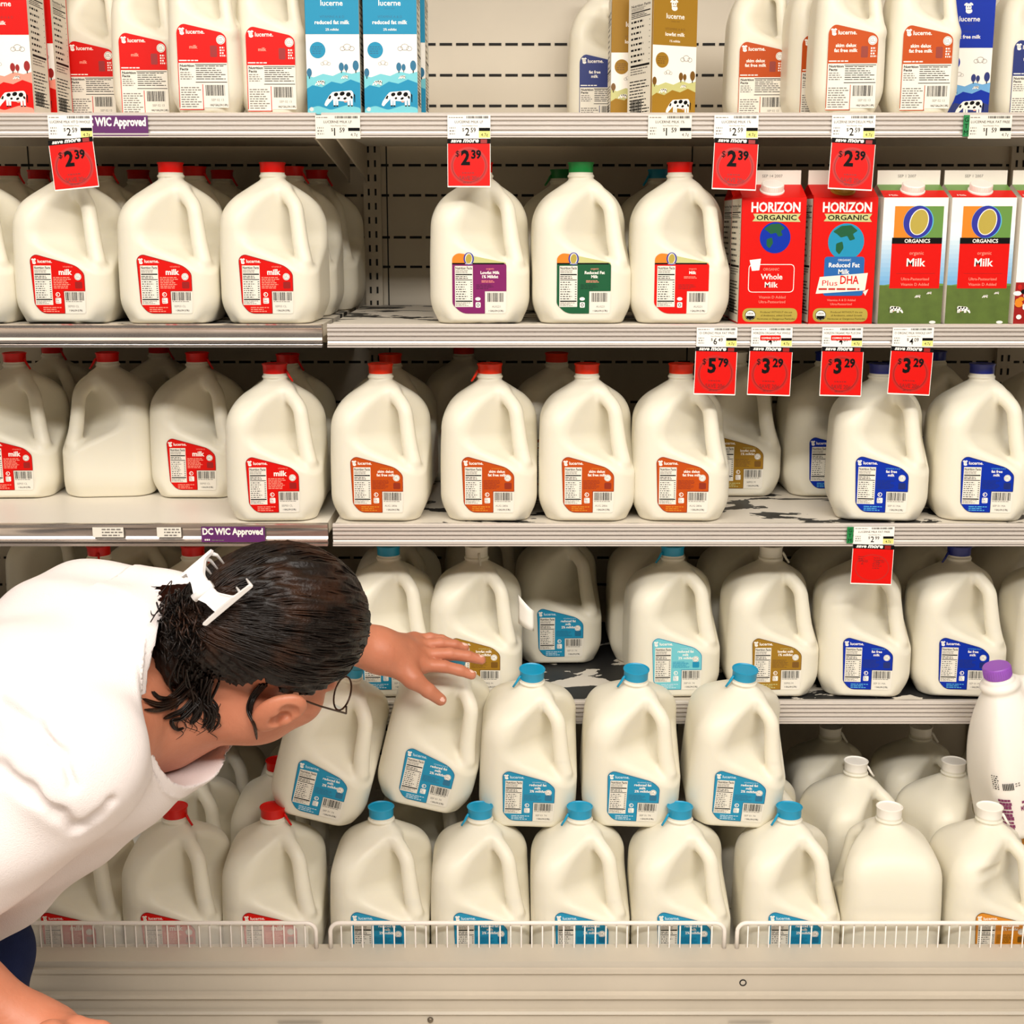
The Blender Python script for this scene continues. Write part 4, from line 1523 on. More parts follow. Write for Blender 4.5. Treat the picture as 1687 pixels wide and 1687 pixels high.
def price_tag(px0, px1, z, y, name_line, price, label, colour='white', h=33, yellow=True, coming=False, green=False):
    x0, x1 = xat(px0, y, z), xat(px1, y, z)
    w = (x1 - x0) * 1000
    g, a = card(w, h, m=colour)
    B, G = K['black'], K['grey']
    a.bars(w * 0.44, h * 0.86, w * 0.96, h * 0.96, B if coming or True else G, 2, n=26)
    a.lines(2, h * 0.86, w * 0.36, h * 0.94, 1, G, 2, seed=int(px0))
    a.textc(name_line, w * 0.5, h * 0.66, h * 0.115, B, 2, wmax=w * 0.9)
    a.textc('Non-Member Price', w * 0.52, h * 0.52, h * 0.065, G, 2, wmax=w * 0.4)
    a.lines(3, h * 0.14, w * 0.20, h * 0.52, 3, G, 2, seed=4)
    price_text(a, price, w * 0.50, h * 0.13, h * 0.34, B, 2)
    a.rect(w * 0.73, h * 0.04, w * 0.99, h * 0.32, K['yellow' if yellow else 'paper'], 2)
    a.rect(w * 0.73, h * 0.32, w * 0.99, h * 0.46, B, 2)
    a.textc('4.7¢', w * 0.86, h * 0.10, h * 0.14, B, 3, wmax=w * 0.2)
    if coming:
        a.rrect(w * 0.22, h * 0.34, w * 0.72, h * 0.60, 1.5, K['red'], 4)
        a.textc('COMING SOON!', w * 0.47, h * 0.41, h * 0.10, K['white'], 5, bold=0.02, wmax=w * 0.44)
    me = g.mesh('price_tag')
    o = inst('price_tag', me)
    o.location = ((x0 + x1) / 2, y, z)
    tag(o, label, 'price tag', 'price tags on the shelf rails')
    return o


def sale_sign(px0, px1, z, y, price, label, hang=72, roll=0.0, out=3.0, torn=False, h=None):
    x0, x1 = xat(px0, y, z), xat(px1, y, z)
    w = (x1 - x0) * 1000
    g, a = card(w, hang, m='white')
    B = K['black']
    a.rect(0.8, 1.8, w - 0.8, hang - 6.5, K['red'], 1)
    a.rect(0, hang - 7, w, hang, B, 2)
    a.rect(w * 0.77, hang - 6.4, w * 0.92, hang - 1.0, K['darkred'], 3)
    a.text('save', w * 0.08, hang - 5.6, w * 0.33, hang - 1.6, K['white'], 3, bold=0.03, shear=0.25)
    a.text('more', w * 0.36, hang - 5.6, w * 0.73, hang - 0.8, K['white'], 3, bold=0.04, shear=0.25)
    if torn:
        for (u, v) in ((0.24, 0.62), (0.62, 0.6), (0.6, 0.45)):
            a.lines(w * u - 6, hang * v - 4, w * u + 8, hang * v + 6, 3, K['darkred'], 2, seed=int(u * 10))
        price_text(a, '2.00', w * 0.28, hang * 0.5, hang * 0.12, K['darkred'], 3)
        price_text(a, '5.00', w * 0.68, hang * 0.5, hang * 0.12, K['darkred'], 3)
        a.ring(w * 0.5, hang * 0.42, w * 0.42, hang * 0.34, 2.0, K['midred'], 2, 40)
    else:
        a.ring(w * 0.5, hang * 0.44, w * 0.44, hang * 0.39, 5.0, K['midred'], 2, 44)
        a.ring(w * 0.5, hang * 0.44, w * 0.405, hang * 0.345, 1.4, K['darkred'], 3, 44)
        price_text(a, price, w * 0.48, hang * 0.47, hang * 0.30, B, 4, 0.04)
        a.lines(w * 0.34, hang * 0.27, w * 0.66, hang * 0.32, 1, K['darkred'], 4, seed=4)
        a.textc('SAVE 20¢', w * 0.5, hang * 0.15, hang * 0.085, K['darkred'], 4, bold=0.03, wmax=w * 0.46)
        a.lines(w * 0.36, hang * 0.07, w * 0.64, hang * 0.12, 1, K['darkred'], 4, seed=6)
    o = inst('sale_sign', g.mesh('sale_sign'))
    o.location = ((x0 + x1) / 2, y - 0.0012, z)
    o.rotation_euler = (math.radians(-out), math.radians(roll), 0)
    tag(o, label, 'sale sign', 'red sale signs hanging from the rails')
    return o


YT = -0.0072
T1, T2, T3 = Z1 - 0.003, Z2 - 0.004, Z3 - 0.003
price_tag(78, 151, T1, YT, 'LUCERNE MILK VIT D WHOLE', '2.59', 'white $2.59 price tag beside the purple sticker, top rail')
price_tag(519, 593, T1, YT, 'LUCERNE MILK LF', '1.59', 'cream $1.59 price tag under the blue-green cartons', 'paper', yellow=False)
price_tag(737, 808, T1, YT, 'LUCERNE MILK LF', '2.59', 'white $2.59 price tag under the empty stretch of top shelf')
price_tag(1068, 1140, T1, YT, 'LUCERNE MILK 1%', '1.59', 'cream $1.59 price tag under the gold cartons', 'paper', yellow=False)
price_tag(1177, 1250, T1, YT, 'LUCERNE MILK 1%', '2.59', 'white $2.59 price tag under the set-back orange-label jug')
price_tag(1371, 1443, T1, YT, 'LUCERNE SKIM DELUX MILK', '2.59', 'white $2.59 price tag under the first forward orange-label jug')
price_tag(1597, 1668, T1, YT, 'LUCERNE MILK FAT FREE', '1.59', 'cream $1.59 price tag beside the small green tab', 'paper', yellow=False)
TS = Z1 - 0.0362
sale_sign(79, 153, TS, YT, '2.39', 'red $2.39 sale sign hanging crooked over the red-label jug', 72, -5.5, 4)
sale_sign(737, 808, TS, YT, '2.39', 'red $2.39 sale sign over the purple-label organic jug', 69, 0.0)
sale_sign(1177, 1250, TS, YT, '2.39', 'red $2.39 sale sign over the red whole milk carton', 73, 2.2, 4)
sale_sign(1370, 1443, TS, YT, '2.39', 'red $2.39 sale sign over the gold-capped DHA carton', 73, 2.8, 4)
price_tag(1148, 1215, T2, YT, 'O ORGNC MILK FAT FREE', '6.49', 'white $6.49 price tag under the red-label organic jug', h=29)
price_tag(1238, 1306, T2, YT, 'HORIZON ORGANIC MLK WHOLE', '4.09', 'white price tag with red coming soon sticker under the whole milk carton', h=29, coming=True)
price_tag(1355, 1422, T2, YT, 'HORIZON ORGANIC MLK PLUS DHA', '4.09', 'white price tag with red coming soon sticker under the DHA carton', h=29, coming=True)
price_tag(1471, 1539, T2, YT, 'O ORGNC MILK WHOLE UHT', '4.09', 'white $4.09 price tag under the first meadow-print carton', h=29)
TS2 = Z2 - 0.033
sale_sign(1146, 1215, TS2, YT, '5.79', 'red $5.79 sale sign over the dented skim jug', 72, 1.5)
sale_sign(1235, 1306, TS2, YT, '3.29', 'red $3.29 sale sign over the set-back gold-label jug', 73, 1.8)
sale_sign(1354, 1423, TS2, YT, '3.29', 'red $3.29 sale sign between the other two $3.29 signs', 74, 1.2)
sale_sign(1468, 1538, TS2, YT, '3.29', 'red $3.29 sale sign over the front fat free jug', 72, 2.5)
price_tag(1407, 1474, T3, YT, 'LUCERNE MILK FAT FREE', '2.99', 'white price tag beside a green tab on the third rail', h=28)
sale_sign(1405, 1473, Z3 - 0.031, YT, '2.00', 'red sale sign with faded print hanging over the fourth shelf', 63, 2.0, 4, torn=True)
yb = -0.2485
price_tag(456, 530, 0.4075, yb, 'LUCERNE MILK LF', '2.59', 'grey shelf tag on the bumper near the hand of the shopper', h=30)
price_tag(1201, 1274, 0.4075, yb, 'LUCERNE MILK LF', '2.59', 'grey shelf tag on the bumper under the screw hole', h=30)


def sticker(px0, px1, z, h, y, label, draw, m, cat='sticker', name='shelf_sticker'):
    x0, x1 = xat(px0, y, z), xat(px1, y, z)
    w = (x1 - x0) * 1000
    g, a = card(w, h, 0.0004, m)
    draw(a, w, h)
    o = inst(name, g.mesh(name))
    o.location = ((x0 + x1) / 2, y, z)
    tag(o, label, cat)
    return o


def wic(a, w, h):
    a.text('DC WIC Approved', w * 0.02, h * 0.34, w * 0.97, h * 0.92, K['white'], 2, bold=0.04)
    for i in range(3):
        a.rect(w * 0.05 + i * 3, h * 0.10, w * 0.05 + i * 3 + 2, h * 0.20, K['white'], 2)
    a.lines(w * 0.16, h * 0.06, w * 0.36, h * 0.18, 1, K['grey'], 2)


sticker(132, 243, Z1 - 0.0035, 28.5, YT + 0.001, 'purple approval sticker half covered by the price tag on top rail', wic, 'wic')
sticker(331, 436, Z3 - 0.003, 24.5, YT + 0.0006, 'purple approval sticker alone on the shiny third rail', wic, 'wic')


def gtm(a, w, h):
    for i, c in enumerate('GTM'):
        a.textc(c, w / 2, h * (0.68 - 0.3 * i), h * 0.22, K['black'], 2)


sticker(1588, 1598, Z1 - 0.003, 30, YT - 0.0012, 'small green tab beside the $1.59 tag on the top rail', gtm, 'gtm', name='green_tab')
sticker(1396, 1406, Z3 - 0.003, 26, YT - 0.0012, 'small green tab beside the price tag on the third rail', gtm, 'gtm', name='green_tab')


def scrap(a, w, h):
    a.lines(w * 0.3, 1, w - 1, h - 1, 3, K['grey'], 2, seed=3)


sticker(152, 203, Z3 - 0.004, 16, YT + 0.0006, 'torn remains of a paper tag on the shiny third rail, longer one', scrap, 'paper', name='torn_sticker')
sticker(258, 298, Z3 - 0.004, 16, YT + 0.0006, 'torn remains of a paper tag next to the purple sticker', scrap, 'paper', name='torn_sticker')
# ------------------------------------------------------------------ the shopper
def ray_at(px, py, y):
    """world point seen at a picture position, at a known depth"""
    d = Vector(((px - 843.5) / FOC, 1.0, -(py - 843.5) / FOC))
    c, s = math.cos(PITCH), math.sin(PITCH)
    w = Vector((d.x, d.y * c + d.z * s, -d.y * s + d.z * c))
    t = (y - CAM.y) / w.y
    return np.array(CAM + w * t)


def nrm(v):
    return v / np.sqrt((v * v).sum())


def union_sdf(prims):
    """prims: (function, bounding centre, bounding radius, blend)"""
    def f(P):
        lo, hi = P.min(0), P.max(0)
        d = np.full(len(P), 0.6)
        for fn, c, r, k in prims:
            gap = np.maximum(np.maximum(lo - c, c - hi), 0)
            if math.sqrt((gap * gap).sum()) > r + 0.07:
                continue
            v = fn(P)
            d = smin(d, v, k) if k > 0 else np.minimum(d, v)
        return d
    return f


def cap_p(a, b, ra, rb=None, k=0.02):
    a, b = np.asarray(a, float), np.asarray(b, float)
    rb = ra if rb is None else rb
    return (lambda P: seg_sdf(P, a, b, ra, rb), (a + b) / 2, np.linalg.norm(b - a) / 2 + max(ra, rb), k)


def ell_p(c, r, R=None, k=0.02):
    c = np.asarray(c, float)
    return (lambda P: ell_sdf(P, c, r, R), c, max(r), k)


# head frame: F = where the face points, U = crown, Rt = the person's right
HC = ray_at(466, 1050, -0.50)
Fd = nrm(np.array([0.66, 0.58, -0.48]))
Ud = np.array([0.68, -0.30, 0.64])
Ud = nrm(Ud - Fd * (Ud @ Fd))
Rd = np.cross(Fd, Ud)
HM = np.stack([Rd, Fd, Ud], 1)          # columns: local axes in world


def hw(x, y, z):
    return HC + HM @ np.array([x, y, z])


def hell(c, r, k=0.012):
    return ell_p(hw(*c), r, HM, k)


head = [hell((0, -0.012, 0.018), (0.073, 0.094, 0.088)),
        hell((0, 0.030, -0.050), (0.060, 0.062, 0.070), 0.02),
        hell((0, 0.058, -0.098), (0.034, 0.030, 0.026), 0.025),
        hell((0.054, 0.014, -0.080), (0.036, 0.052, 0.042), 0.03),
        hell((-0.050, 0.014, -0.080), (0.034, 0.050, 0.040), 0.03),
        hell((0.042, 0.062, -0.048), (0.028, 0.026, 0.028), 0.02),
        hell((-0.038, 0.064, -0.042), (0.024, 0.022, 0.022), 0.02),
        cap_p(hw(0, 0.088, -0.010), hw(0, 0.112, -0.046), 0.007, 0.012, 0.010),
        hell((0.010, 0.101, -0.048), (0.008, 0.010, 0.007), 0.006),
        hell((-0.010, 0.101, -0.048), (0.008, 0.010, 0.007), 0.006),
        hell((0, 0.084, -0.072), (0.022, 0.012, 0.006), 0.006),
        hell((0, 0.081, -0.081), (0.020, 0.012, 0.007), 0.006),
        hell((0.031, 0.076, -0.012), (0.014, 0.010, 0.009), 0.006),
        hell((-0.031, 0.076, -0.012), (0.014, 0.010, 0.009), 0.006)]
for sx in (1, -1):
    A = HM @ np.array(Euler((math.radians(-14), 0, math.radians(sx * -10))).to_matrix())
    ec = hw(sx * 0.091, 0.000, -0.024)
    def ear(P, ec=ec, A=A, sx=sx):
        q = (P - ec) @ A
        o = ell_sdf(q, (0, 0, 0), (0.0110, 0.0235, 0.0355))
        lobe = ell_sdf(q, (-sx * 0.001, 0.008, -0.028), (0.007, 0.012, 0.013))
        o = smin(o, lobe, 0.008)
        i = smin(ell_sdf(q, (sx * 0.0095, 0.006, -0.002), (0.0105, 0.0105, 0.0150)), ell_sdf(q, (sx * 0.0100, 0.001, 0.014), (0.0070, 0.0130, 0.0120)), 0.002)
        o = smax(o, -i, 0.004)
        return smin(o, ell_sdf(q, (sx * 0.002, 0.014, -0.004), (0.006, 0.005, 0.008)), 0.004)
    head.append((ear, ec, 0.05, 0.006))

# torso frame
N0 = ray_at(262, 1140, -0.52)
T1 = ray_at(112, 1168, -0.545)
T2 = ray_at(-110, 1325, -0.575)
T3 = ray_at(-310, 1462, -0.60)
Sd = nrm(T1 - T3)
Ld = np.array([0.16, -0.95, -0.12])
Ld = nrm(Ld - Sd * (Ld @ Sd))
Cd = np.cross(Sd, Ld)                   # chest or back normal
TM = np.stack([Ld, Cd, Sd], 1)


def torso(infl):
    i = infl
    return [ell_p(T1, (0.175 + i, 0.108 + i, 0.140 + i), TM, 0.05),
            ell_p((T1 + T2) / 2, (0.160 + i, 0.110 + i, 0.170 + i), TM, 0.06),
            ell_p(T2, (0.155 + i, 0.112 + i, 0.170 + i), TM, 0.06),
            ell_p(T3, (0.175 + i, 0.130 + i, 0.150 + i), TM, 0.06)]


nb_ = hw(0.004, -0.036, -0.066)         # base of the skull
SHR = T1 + Ld * 0.168 + Sd * 0.022
SHL = T1 - Ld * 0.160 + Sd * 0.030 + np.array([0, 0, -0.022])
ELR = ray_at(-240, 1545, -0.735)
WRR = ray_at(62, 1702, -0.735)
ELL = np.array([-0.375, -0.262, 1.045])
WRL = ray_at(624, 1070, -0.152)
arms = [cap_p(SHR, ELR, 0.056, 0.044, 0.04), cap_p(ELR, WRR, 0.049, 0.034, 0.02),
        cap_p(ELR + (WRR - ELR) * 0.15, ELR + (WRR - ELR) * 0.55, 0.052, 0.043, 0.03),
        cap_p(SHL, ELL, 0.056, 0.042, 0.04), cap_p(ELL, WRL, 0.043, 0.0305, 0.02),
        cap_p(ELL + (WRL - ELL) * 0.15, ELL + (WRL - ELL) * 0.5, 0.046, 0.038, 0.03)]


def chain(pts, radii, k=0.006, k0=0.010):
    out = []
    for i in range(len(pts) - 1):
        out.append(cap_p(pts[i], pts[i + 1], radii[i], radii[i + 1], k0 if i == 0 else 0.003))
    return out


def bend(a, b, up, lift):
    """knuckle points between base and tip, bowed by lift"""
    a, b, up = np.asarray(a), np.asarray(b), np.asarray(up)
    return [a, a + (b - a) * 0.45 + up * lift, a + (b - a) * 0.76 + up * lift * 0.75, b]


ZU = np.array([0, 0, 1.0])
# left hand on the stacked jug
Lk = {'index': ray_at(694, 1096, -0.132), 'middle': ray_at(698, 1079, -0.115), 'ring': ray_at(692, 1064, -0.098), 'little': ray_at(682, 1054, -0.083)}
Lt = {'index': ray_at(777, 1112, -0.122), 'middle': ray_at(793, 1087, -0.100), 'ring': ray_at(766, 1067, -0.082), 'little': ray_at(742, 1058, -0.064)}
hand_l = [cap_p(WRL, (WRL + Lk['middle']) / 2, 0.029, 0.020, 0.02),
          cap_p(WRL + np.array([0.008, -0.012, -0.004]), Lk['index'], 0.023, 0.0115, 0.02),
          cap_p(WRL, Lk['middle'], 0.023, 0.0115, 0.014),
          cap_p(WRL, Lk['ring'], 0.023, 0.011, 0.014),
          cap_p(WRL + np.array([0, 0.012, 0]), Lk['little'], 0.021, 0.010, 0.014),
          cap_p(Lk['index'], Lk['little'], 0.0105, 0.0095, 0.012)]
for nme in ('index', 'middle', 'ring', 'little'):
    rr = {'index': (0.0104, 0.0092, 0.0084, 0.0070), 'middle': (0.0106, 0.0094, 0.0085, 0.0071), 'ring': (0.0102, 0.0088, 0.0080, 0.0067), 'little': (0.0090, 0.0077, 0.0070, 0.0060)}[nme]
    hand_l += chain(bend(Lk[nme], Lt[nme], ZU, 0.005), rr, k0=0.004)
TH = [ray_at(646, 1088, -0.160), ray_at(680, 1118, -0.168), ray_at(706, 1138, -0.166), ray_at(726, 1153, -0.160)]
hand_l += chain(TH, (0.019, 0.0128, 0.0108, 0.0088), k0=0.016)
hand_l += [cap_p(TH[1], (Lk['index'] + WRL) / 2, 0.0095, 0.012, 0.016)]

# right hand on the thigh
KR = [ray_at(126, 1692 + 6 * i, -0.765 + 0.019 * i) for i in range(4)]
TR = [ray_at(226 - 7 * abs(i - 1), 1722 + 8 * i, -0.775 + 0.020 * i) for i in range(4)]
hand_r = [cap_p(WRR, (WRR + KR[1]) / 2, 0.032, 0.024, 0.02)]
for i in range(4):
    hand_r.append(cap_p(WRR, KR[i], 0.024, 0.0118, 0.012))
    hand_r += chain(bend(KR[i], TR[i], ZU, 0.006), (0.0108, 0.0095, 0.0086, 0.0072), k0=0.004)
THR = [ray_at(84, 1712, -0.79), ray_at(128, 1738, -0.815), ray_at(170, 1752, -0.825)]
hand_r += chain(THR, (0.020, 0.0125, 0.0095), k0=0.014)

# legs, bent knees, feet on the floor
HPR, HPL = T3 + Ld * 0.095 - Sd * 0.04, T3 - Ld * 0.095 - Sd * 0.04
KNR, KNL = np.array([-0.475, -0.770, 0.550]), ray_at(-45, 1575, -0.42)
ANR, ANL = np.array([-0.660, -0.760, 0.105]), np.array([-0.740, -0.450, 0.100])
legs = [cap_p(HPR, KNR, 0.088, 0.058, 0.06), cap_p(KNR, ANR, 0.056, 0.038, 0.03), cap_p(HPL, KNL, 0.088, 0.058, 0.06), cap_p(KNL, ANL, 0.056, 0.038, 0.03),
        cap_p(ANR, ANR + np.array([0.14, 0.06, -0.065]), 0.036, 0.024, 0.03), cap_p(ANL, ANL + np.array([0.14, 0.07, -0.062]), 0.036, 0.024, 0.03)]

neck = [cap_p(hw(0.035, -0.005, -0.085), ray_at(255, 1178, -0.535), 0.042, 0.050, 0.03), cap_p(nb_, N0 - Sd * 0.06, 0.056, 0.066, 0.03), cap_p(hw(0.0, 0.035, -0.088), N0 - Sd * 0.02 + np.array([0.02, 0.03, -0.045]), 0.040, 0.048, 0.035),
        cap_p(SHR - Sd * 0.01, SHL - Sd * 0.01, 0.050, 0.050, 0.05)]
skin_prims = torso(0.0) + neck + head + arms + legs + hand_l + hand_r
skin_f = union_sdf(skin_prims)


def skin_mat():
    m = bpy.data.materials.new('skin')
    m.use_nodes = True
    nt = m.node_tree
    b = nt.nodes['Principled BSDF']
    b.inputs['Roughness'].default_value = 0.48
    b.inputs['Subsurface Weight'].default_value = 0.18
    b.inputs['Subsurface Radius'].default_value = (0.012, 0.005, 0.003)
    b.inputs['Subsurface Scale'].default_value = 1.0
    tc = nt.nodes.new('ShaderNodeTexCoord')
    n = nt.nodes.new('ShaderNodeTexNoise')
    n.inputs['Scale'].default_value = 26
    n.inputs['Detail'].default_value = 6
    mx = nt.nodes.new('ShaderNodeMix')
    mx.data_type = 'RGBA'
    mx.inputs['A'].default_value = (*s2l((178, 106, 76)), 1)
    mx.inputs['B'].default_value = (*s2l((200, 130, 100)), 1)
    nt.links.new(tc.outputs['Object'], n.inputs['Vector'])
    nt.links.new(n.outputs['Fac'], mx.inputs['Factor'])
    nt.links.new(mx.outputs['Result'], b.inputs['Base Color'])
    n2 = nt.nodes.new('ShaderNodeTexNoise')
    n2.inputs['Scale'].default_value = 160
    n2.inputs['Detail'].default_value = 4
    bp = nt.nodes.new('ShaderNodeBump')
    bp.inputs['Strength'].default_value = 0.25
    bp.inputs['Distance'].default_value = 0.002
    nt.links.new(tc.outputs['Object'], n2.inputs['Vector'])
    nt.links.new(n2.outputs['Fac'], bp.inputs['Height'])
    nt.links.new(bp.outputs['Normal'], b.inputs['Normal'])
    return m


M_SKIN = skin_mat()
M_SHIRT = mat('white_cotton', (232, 222, 219), 0.85, spec=0.2, bump=0.35, bscale=700)
M_JEANS = mat('navy_denim', (20, 30, 66), 0.85, spec=0.2, bump=0.4, bscale=600, var=0.2, vscale=40)
M_HAIR = mat('dark_brown_hair', (20, 11, 6), 0.44, spec=0.28, bump=0.5, bscale=240)
_nt = M_HAIR.node_tree
_tc = _nt.nodes.new('ShaderNodeTexCoord')
_n = _nt.nodes.new('ShaderNodeTexNoise')
_n.inputs['Scale'].default_value = 20
_n.inputs['Detail'].default_value = 6
_r = _nt.nodes.new('ShaderNodeValToRGB')
_r.color_ramp.elements[0].position = 0.50
_r.color_ramp.elements[0].color = (*s2l((20, 11, 6)), 1)
_r.color_ramp.elements[1].position = 0.74
_r.color_ramp.elements[1].color = (*s2l((58, 32, 16)), 1)
_nt.links.new(_tc.outputs['Object'], _n.inputs['Vector'])
_nt.links.new(_n.outputs['Fac'], _r.inputs['Fac'])
_nt.links.new(_r.outputs['Color'], _nt.nodes['Principled BSDF'].inputs['Base Color'])
M_SHOE = mat('grey_shoe', (70, 70, 74), 0.7)

person = thing('person', 'person in white t-shirt and jeans bending over to reach the stacked jugs', 'person', (T3[0], T3[1], 0))
P0 = np.array([T3[0], T3[1], 0.0])


def person_part(name, f, lo, hi, h, m, parent, nb=20):
    V, Q, N = sdf_mesh(f, lo, hi, h, nb)
    return inst(name, np_mesh(name, V - P0, Q, N, m), parent)


allp = np.array([p[1] for p in skin_prims])
lo, hi = allp.min(0) - 0.2, allp.max(0) + 0.2
lo[2] = -0.004
person_part('body', skin_f, lo, hi, 0.0034, M_SKIN, person)

# shirt: loose torso and sleeves with an open collar
NA = nrm(np.array([0.88, -0.44, -0.02]))
CV = nrm(np.array([-0.10, 0.0, 1.0]) - NA * (np.array([-0.10, 0.0, 1.0]) @ NA))
CR = ray_at(316, 1126, -0.53)
slR = SHR + (ELR - SHR) * 0.78
slL = SHL + (ELL - SHL) * 0.62
shirt_prims = torso(0.016) + [cap_p(SHR - Sd * 0.012, SHL - Sd * 0.012, 0.070, 0.066, 0.05),
                              cap_p(CR - NA * 0.16, CR - NA * 0.040 + CV * 0.022, 0.104, 0.102, 0.05),
                              cap_p(CR - NA * 0.16, CR - NA * 0.040 - CV * 0.03, 0.112, 0.104, 0.05),
                              ell_p(T1 - Cd * 0.06 + Ld * 0.08, (0.07, 0.06, 0.08), TM, 0.05),
                              cap_p(T1 + np.array([0.03, 0, -0.075]), T2 + np.array([0.02, 0, -0.09]), 0.085, 0.095, 0.06)]
shirt_u = union_sdf(shirt_prims)
cut_n = NA
hem_c, hem_n = T3 - Sd * 0.08, -Sd
slv_c, slv_n = slR, nrm(ELR - SHR)
sll_c, sll_n = slL, nrm(ELL - SHL)


def folds(P):
    q = P @ TM
    w = np.sin(q[:, 2] * 46 + 9 * q[:, 1] + 6 * np.sin(q[:, 0] * 11)) * 0.0022
    w += np.sin((P[:, 0] * 1.0 + P[:, 2] * 1.6) * 34 + 5 * np.sin(P[:, 1] * 13)) * 0.0022
    return w


def shirt_probe(px, py):
    d = nrm(ray_at(px, py, -0.6) - np.array(CAM))
    t = 0.8
    for _ in range(50):
        q = (np.array(CAM) + d * t)[None]
        v = min(shirt_u(q)[0], seg_sdf(q, SHR, slR + slv_n * 0.05, 0.076, 0.082)[0])
        t += v * 0.85
        if abs(v) < 0.0005:
            break
    return np.array(CAM) + d * t


CREASES = []
for ln, rr in (([(-30, 1250), (0, 1268), (50, 1302), (98, 1338), (124, 1362)], 0.0052), ([(132, 1362), (158, 1342), (180, 1318)], 0.0030),
               ([(0, 1160), (60, 1196), (104, 1244), (120, 1292)], 0.0026)):
    pp = [shirt_probe(x, y) for x, y in ln]
    CREASES.append((pp, rr * 0.8))


def shirt_f(P):
    d = shirt_u(P)
    sr = smax(seg_sdf(P, SHR, slR + slv_n * 0.05, 0.076, 0.082), (P - slv_c) @ slv_n, 0.006)
    sl = smax(seg_sdf(P, SHL, slL + sll_n * 0.05, 0.074, 0.070), (P - sll_c) @ sll_n, 0.006)
    d = smin(smin(d, sr, 0.022), sl, 0.03) + folds(P)
    lo_, hi_ = P.min(0) - 0.06, P.max(0) + 0.06
    for pp, rr in CREASES:
        c = None
        for i in range(len(pp) - 1):
            if np.all(np.maximum(pp[i], pp[i + 1]) > lo_) and np.all(np.minimum(pp[i], pp[i + 1]) < hi_):
                e = seg_sdf(P, pp[i], pp[i + 1], rr)
                c = e if c is None else smin(c, e, 0.01)
        if c is not None:
            d = smax(d, -c, 0.014)
    # collar opening
    v = P - CR
    ax = v @ cut_n
    up = v @ CV
    la = np.sqrt(np.maximum((v * v).sum(1) - ax * ax - up * up, 0))
    rad = np.sqrt((up * 0.84) ** 2 + (la * 0.98) ** 2)
    base = d
    d = smax(d, (ax - 0.016 - 1.9 * np.maximum(0, rad - 0.112)) * 0.5, 0.010)
    base = d
    hole = np.maximum(rad - 0.102, -0.075 - ax)
    d = smax(d, -hole, 0.006)
    band = np.maximum(np.maximum(np.abs(rad - 0.1085) - 0.0065, base - 0.0020), -0.09 - ax)
    d = smin(d, band, 0.006)
    d = smax(d, (P - hem_c) @ hem_n, 0.006)
    return d


person_part('t_shirt', shirt_f, np.minimum.reduce([T3, ELR, SHR]) - 0.28, np.maximum.reduce([N0, SHR, SHL, slL]) + 0.2, 0.004, M_SHIRT, person)

jean_prims = [cap_p(HPR, KNR, 0.100, 0.072, 0.06), cap_p(KNR, ANR + np.array([0, 0, 0.02]), 0.070, 0.064, 0.03),
              cap_p(HPL, KNL, 0.100, 0.072, 0.06), cap_p(KNL, ANL + np.array([0, 0, 0.02]), 0.070, 0.064, 0.03)]
jean_u = union_sdf(jean_prims)


def jean_f(P):
    d = jean_u(P) + 0.0015 * np.sin(P[:, 2] * 60 + 4 * np.sin(P[:, 0] * 20))
    d = smax(d, 0.085 - P[:, 2], 0.005)
    hip = smax(ell_sdf(P, T3 - Sd * 0.02, (0.188, 0.142, 0.15), TM), (P - (T3 + Sd * 0.02)) @ Sd, 0.006)
    return smin(d, hip, 0.04)


person_part('jeans', jean_f, np.minimum(ANL, T3) - 0.3, np.maximum(KNR, T3) + 0.25, 0.006, M_JEANS, person)
for A in (ANR, ANL):
    toe = np.array([0.15, 0.065, -0.068]) if A is ANR else np.array([0.15, 0.075, -0.064])
    def shoe_f(P, A=A, toe=toe):
        a = A + np.array([-0.01, 0, -0.06])
        d = smin(seg_sdf(P, a, A + toe, 0.044, 0.036), seg_sdf(P, A + np.array([0, 0, -0.03]), A, 0.046, 0.048), 0.03)
        return smax(d, 0.002 - P[:, 2], 0.004)
    person_part('shoe', shoe_f, A + np.array([-0.1, -0.1, -0.12]), A + np.array([0.26, 0.22, 0.08]), 0.005, M_SHOE, person)

# ------------------------------------------------------------------ hair
GA = hw(0.018, -0.118, 0.012)           # where the hair is gathered under the clip


def hair_shell(P):
    d = ell_sdf(P, hw(0, -0.022, 0.026), (0.087, 0.106, 0.097), HM)
    d = smin(d, ell_sdf(P, hw(0.010, -0.105, 0.002), (0.050, 0.040, 0.055), HM), 0.03)
    d = smin(d, ell_sdf(P, hw(0.020, -0.110, -0.050), (0.046, 0.034, 0.050), HM), 0.03)
    return d


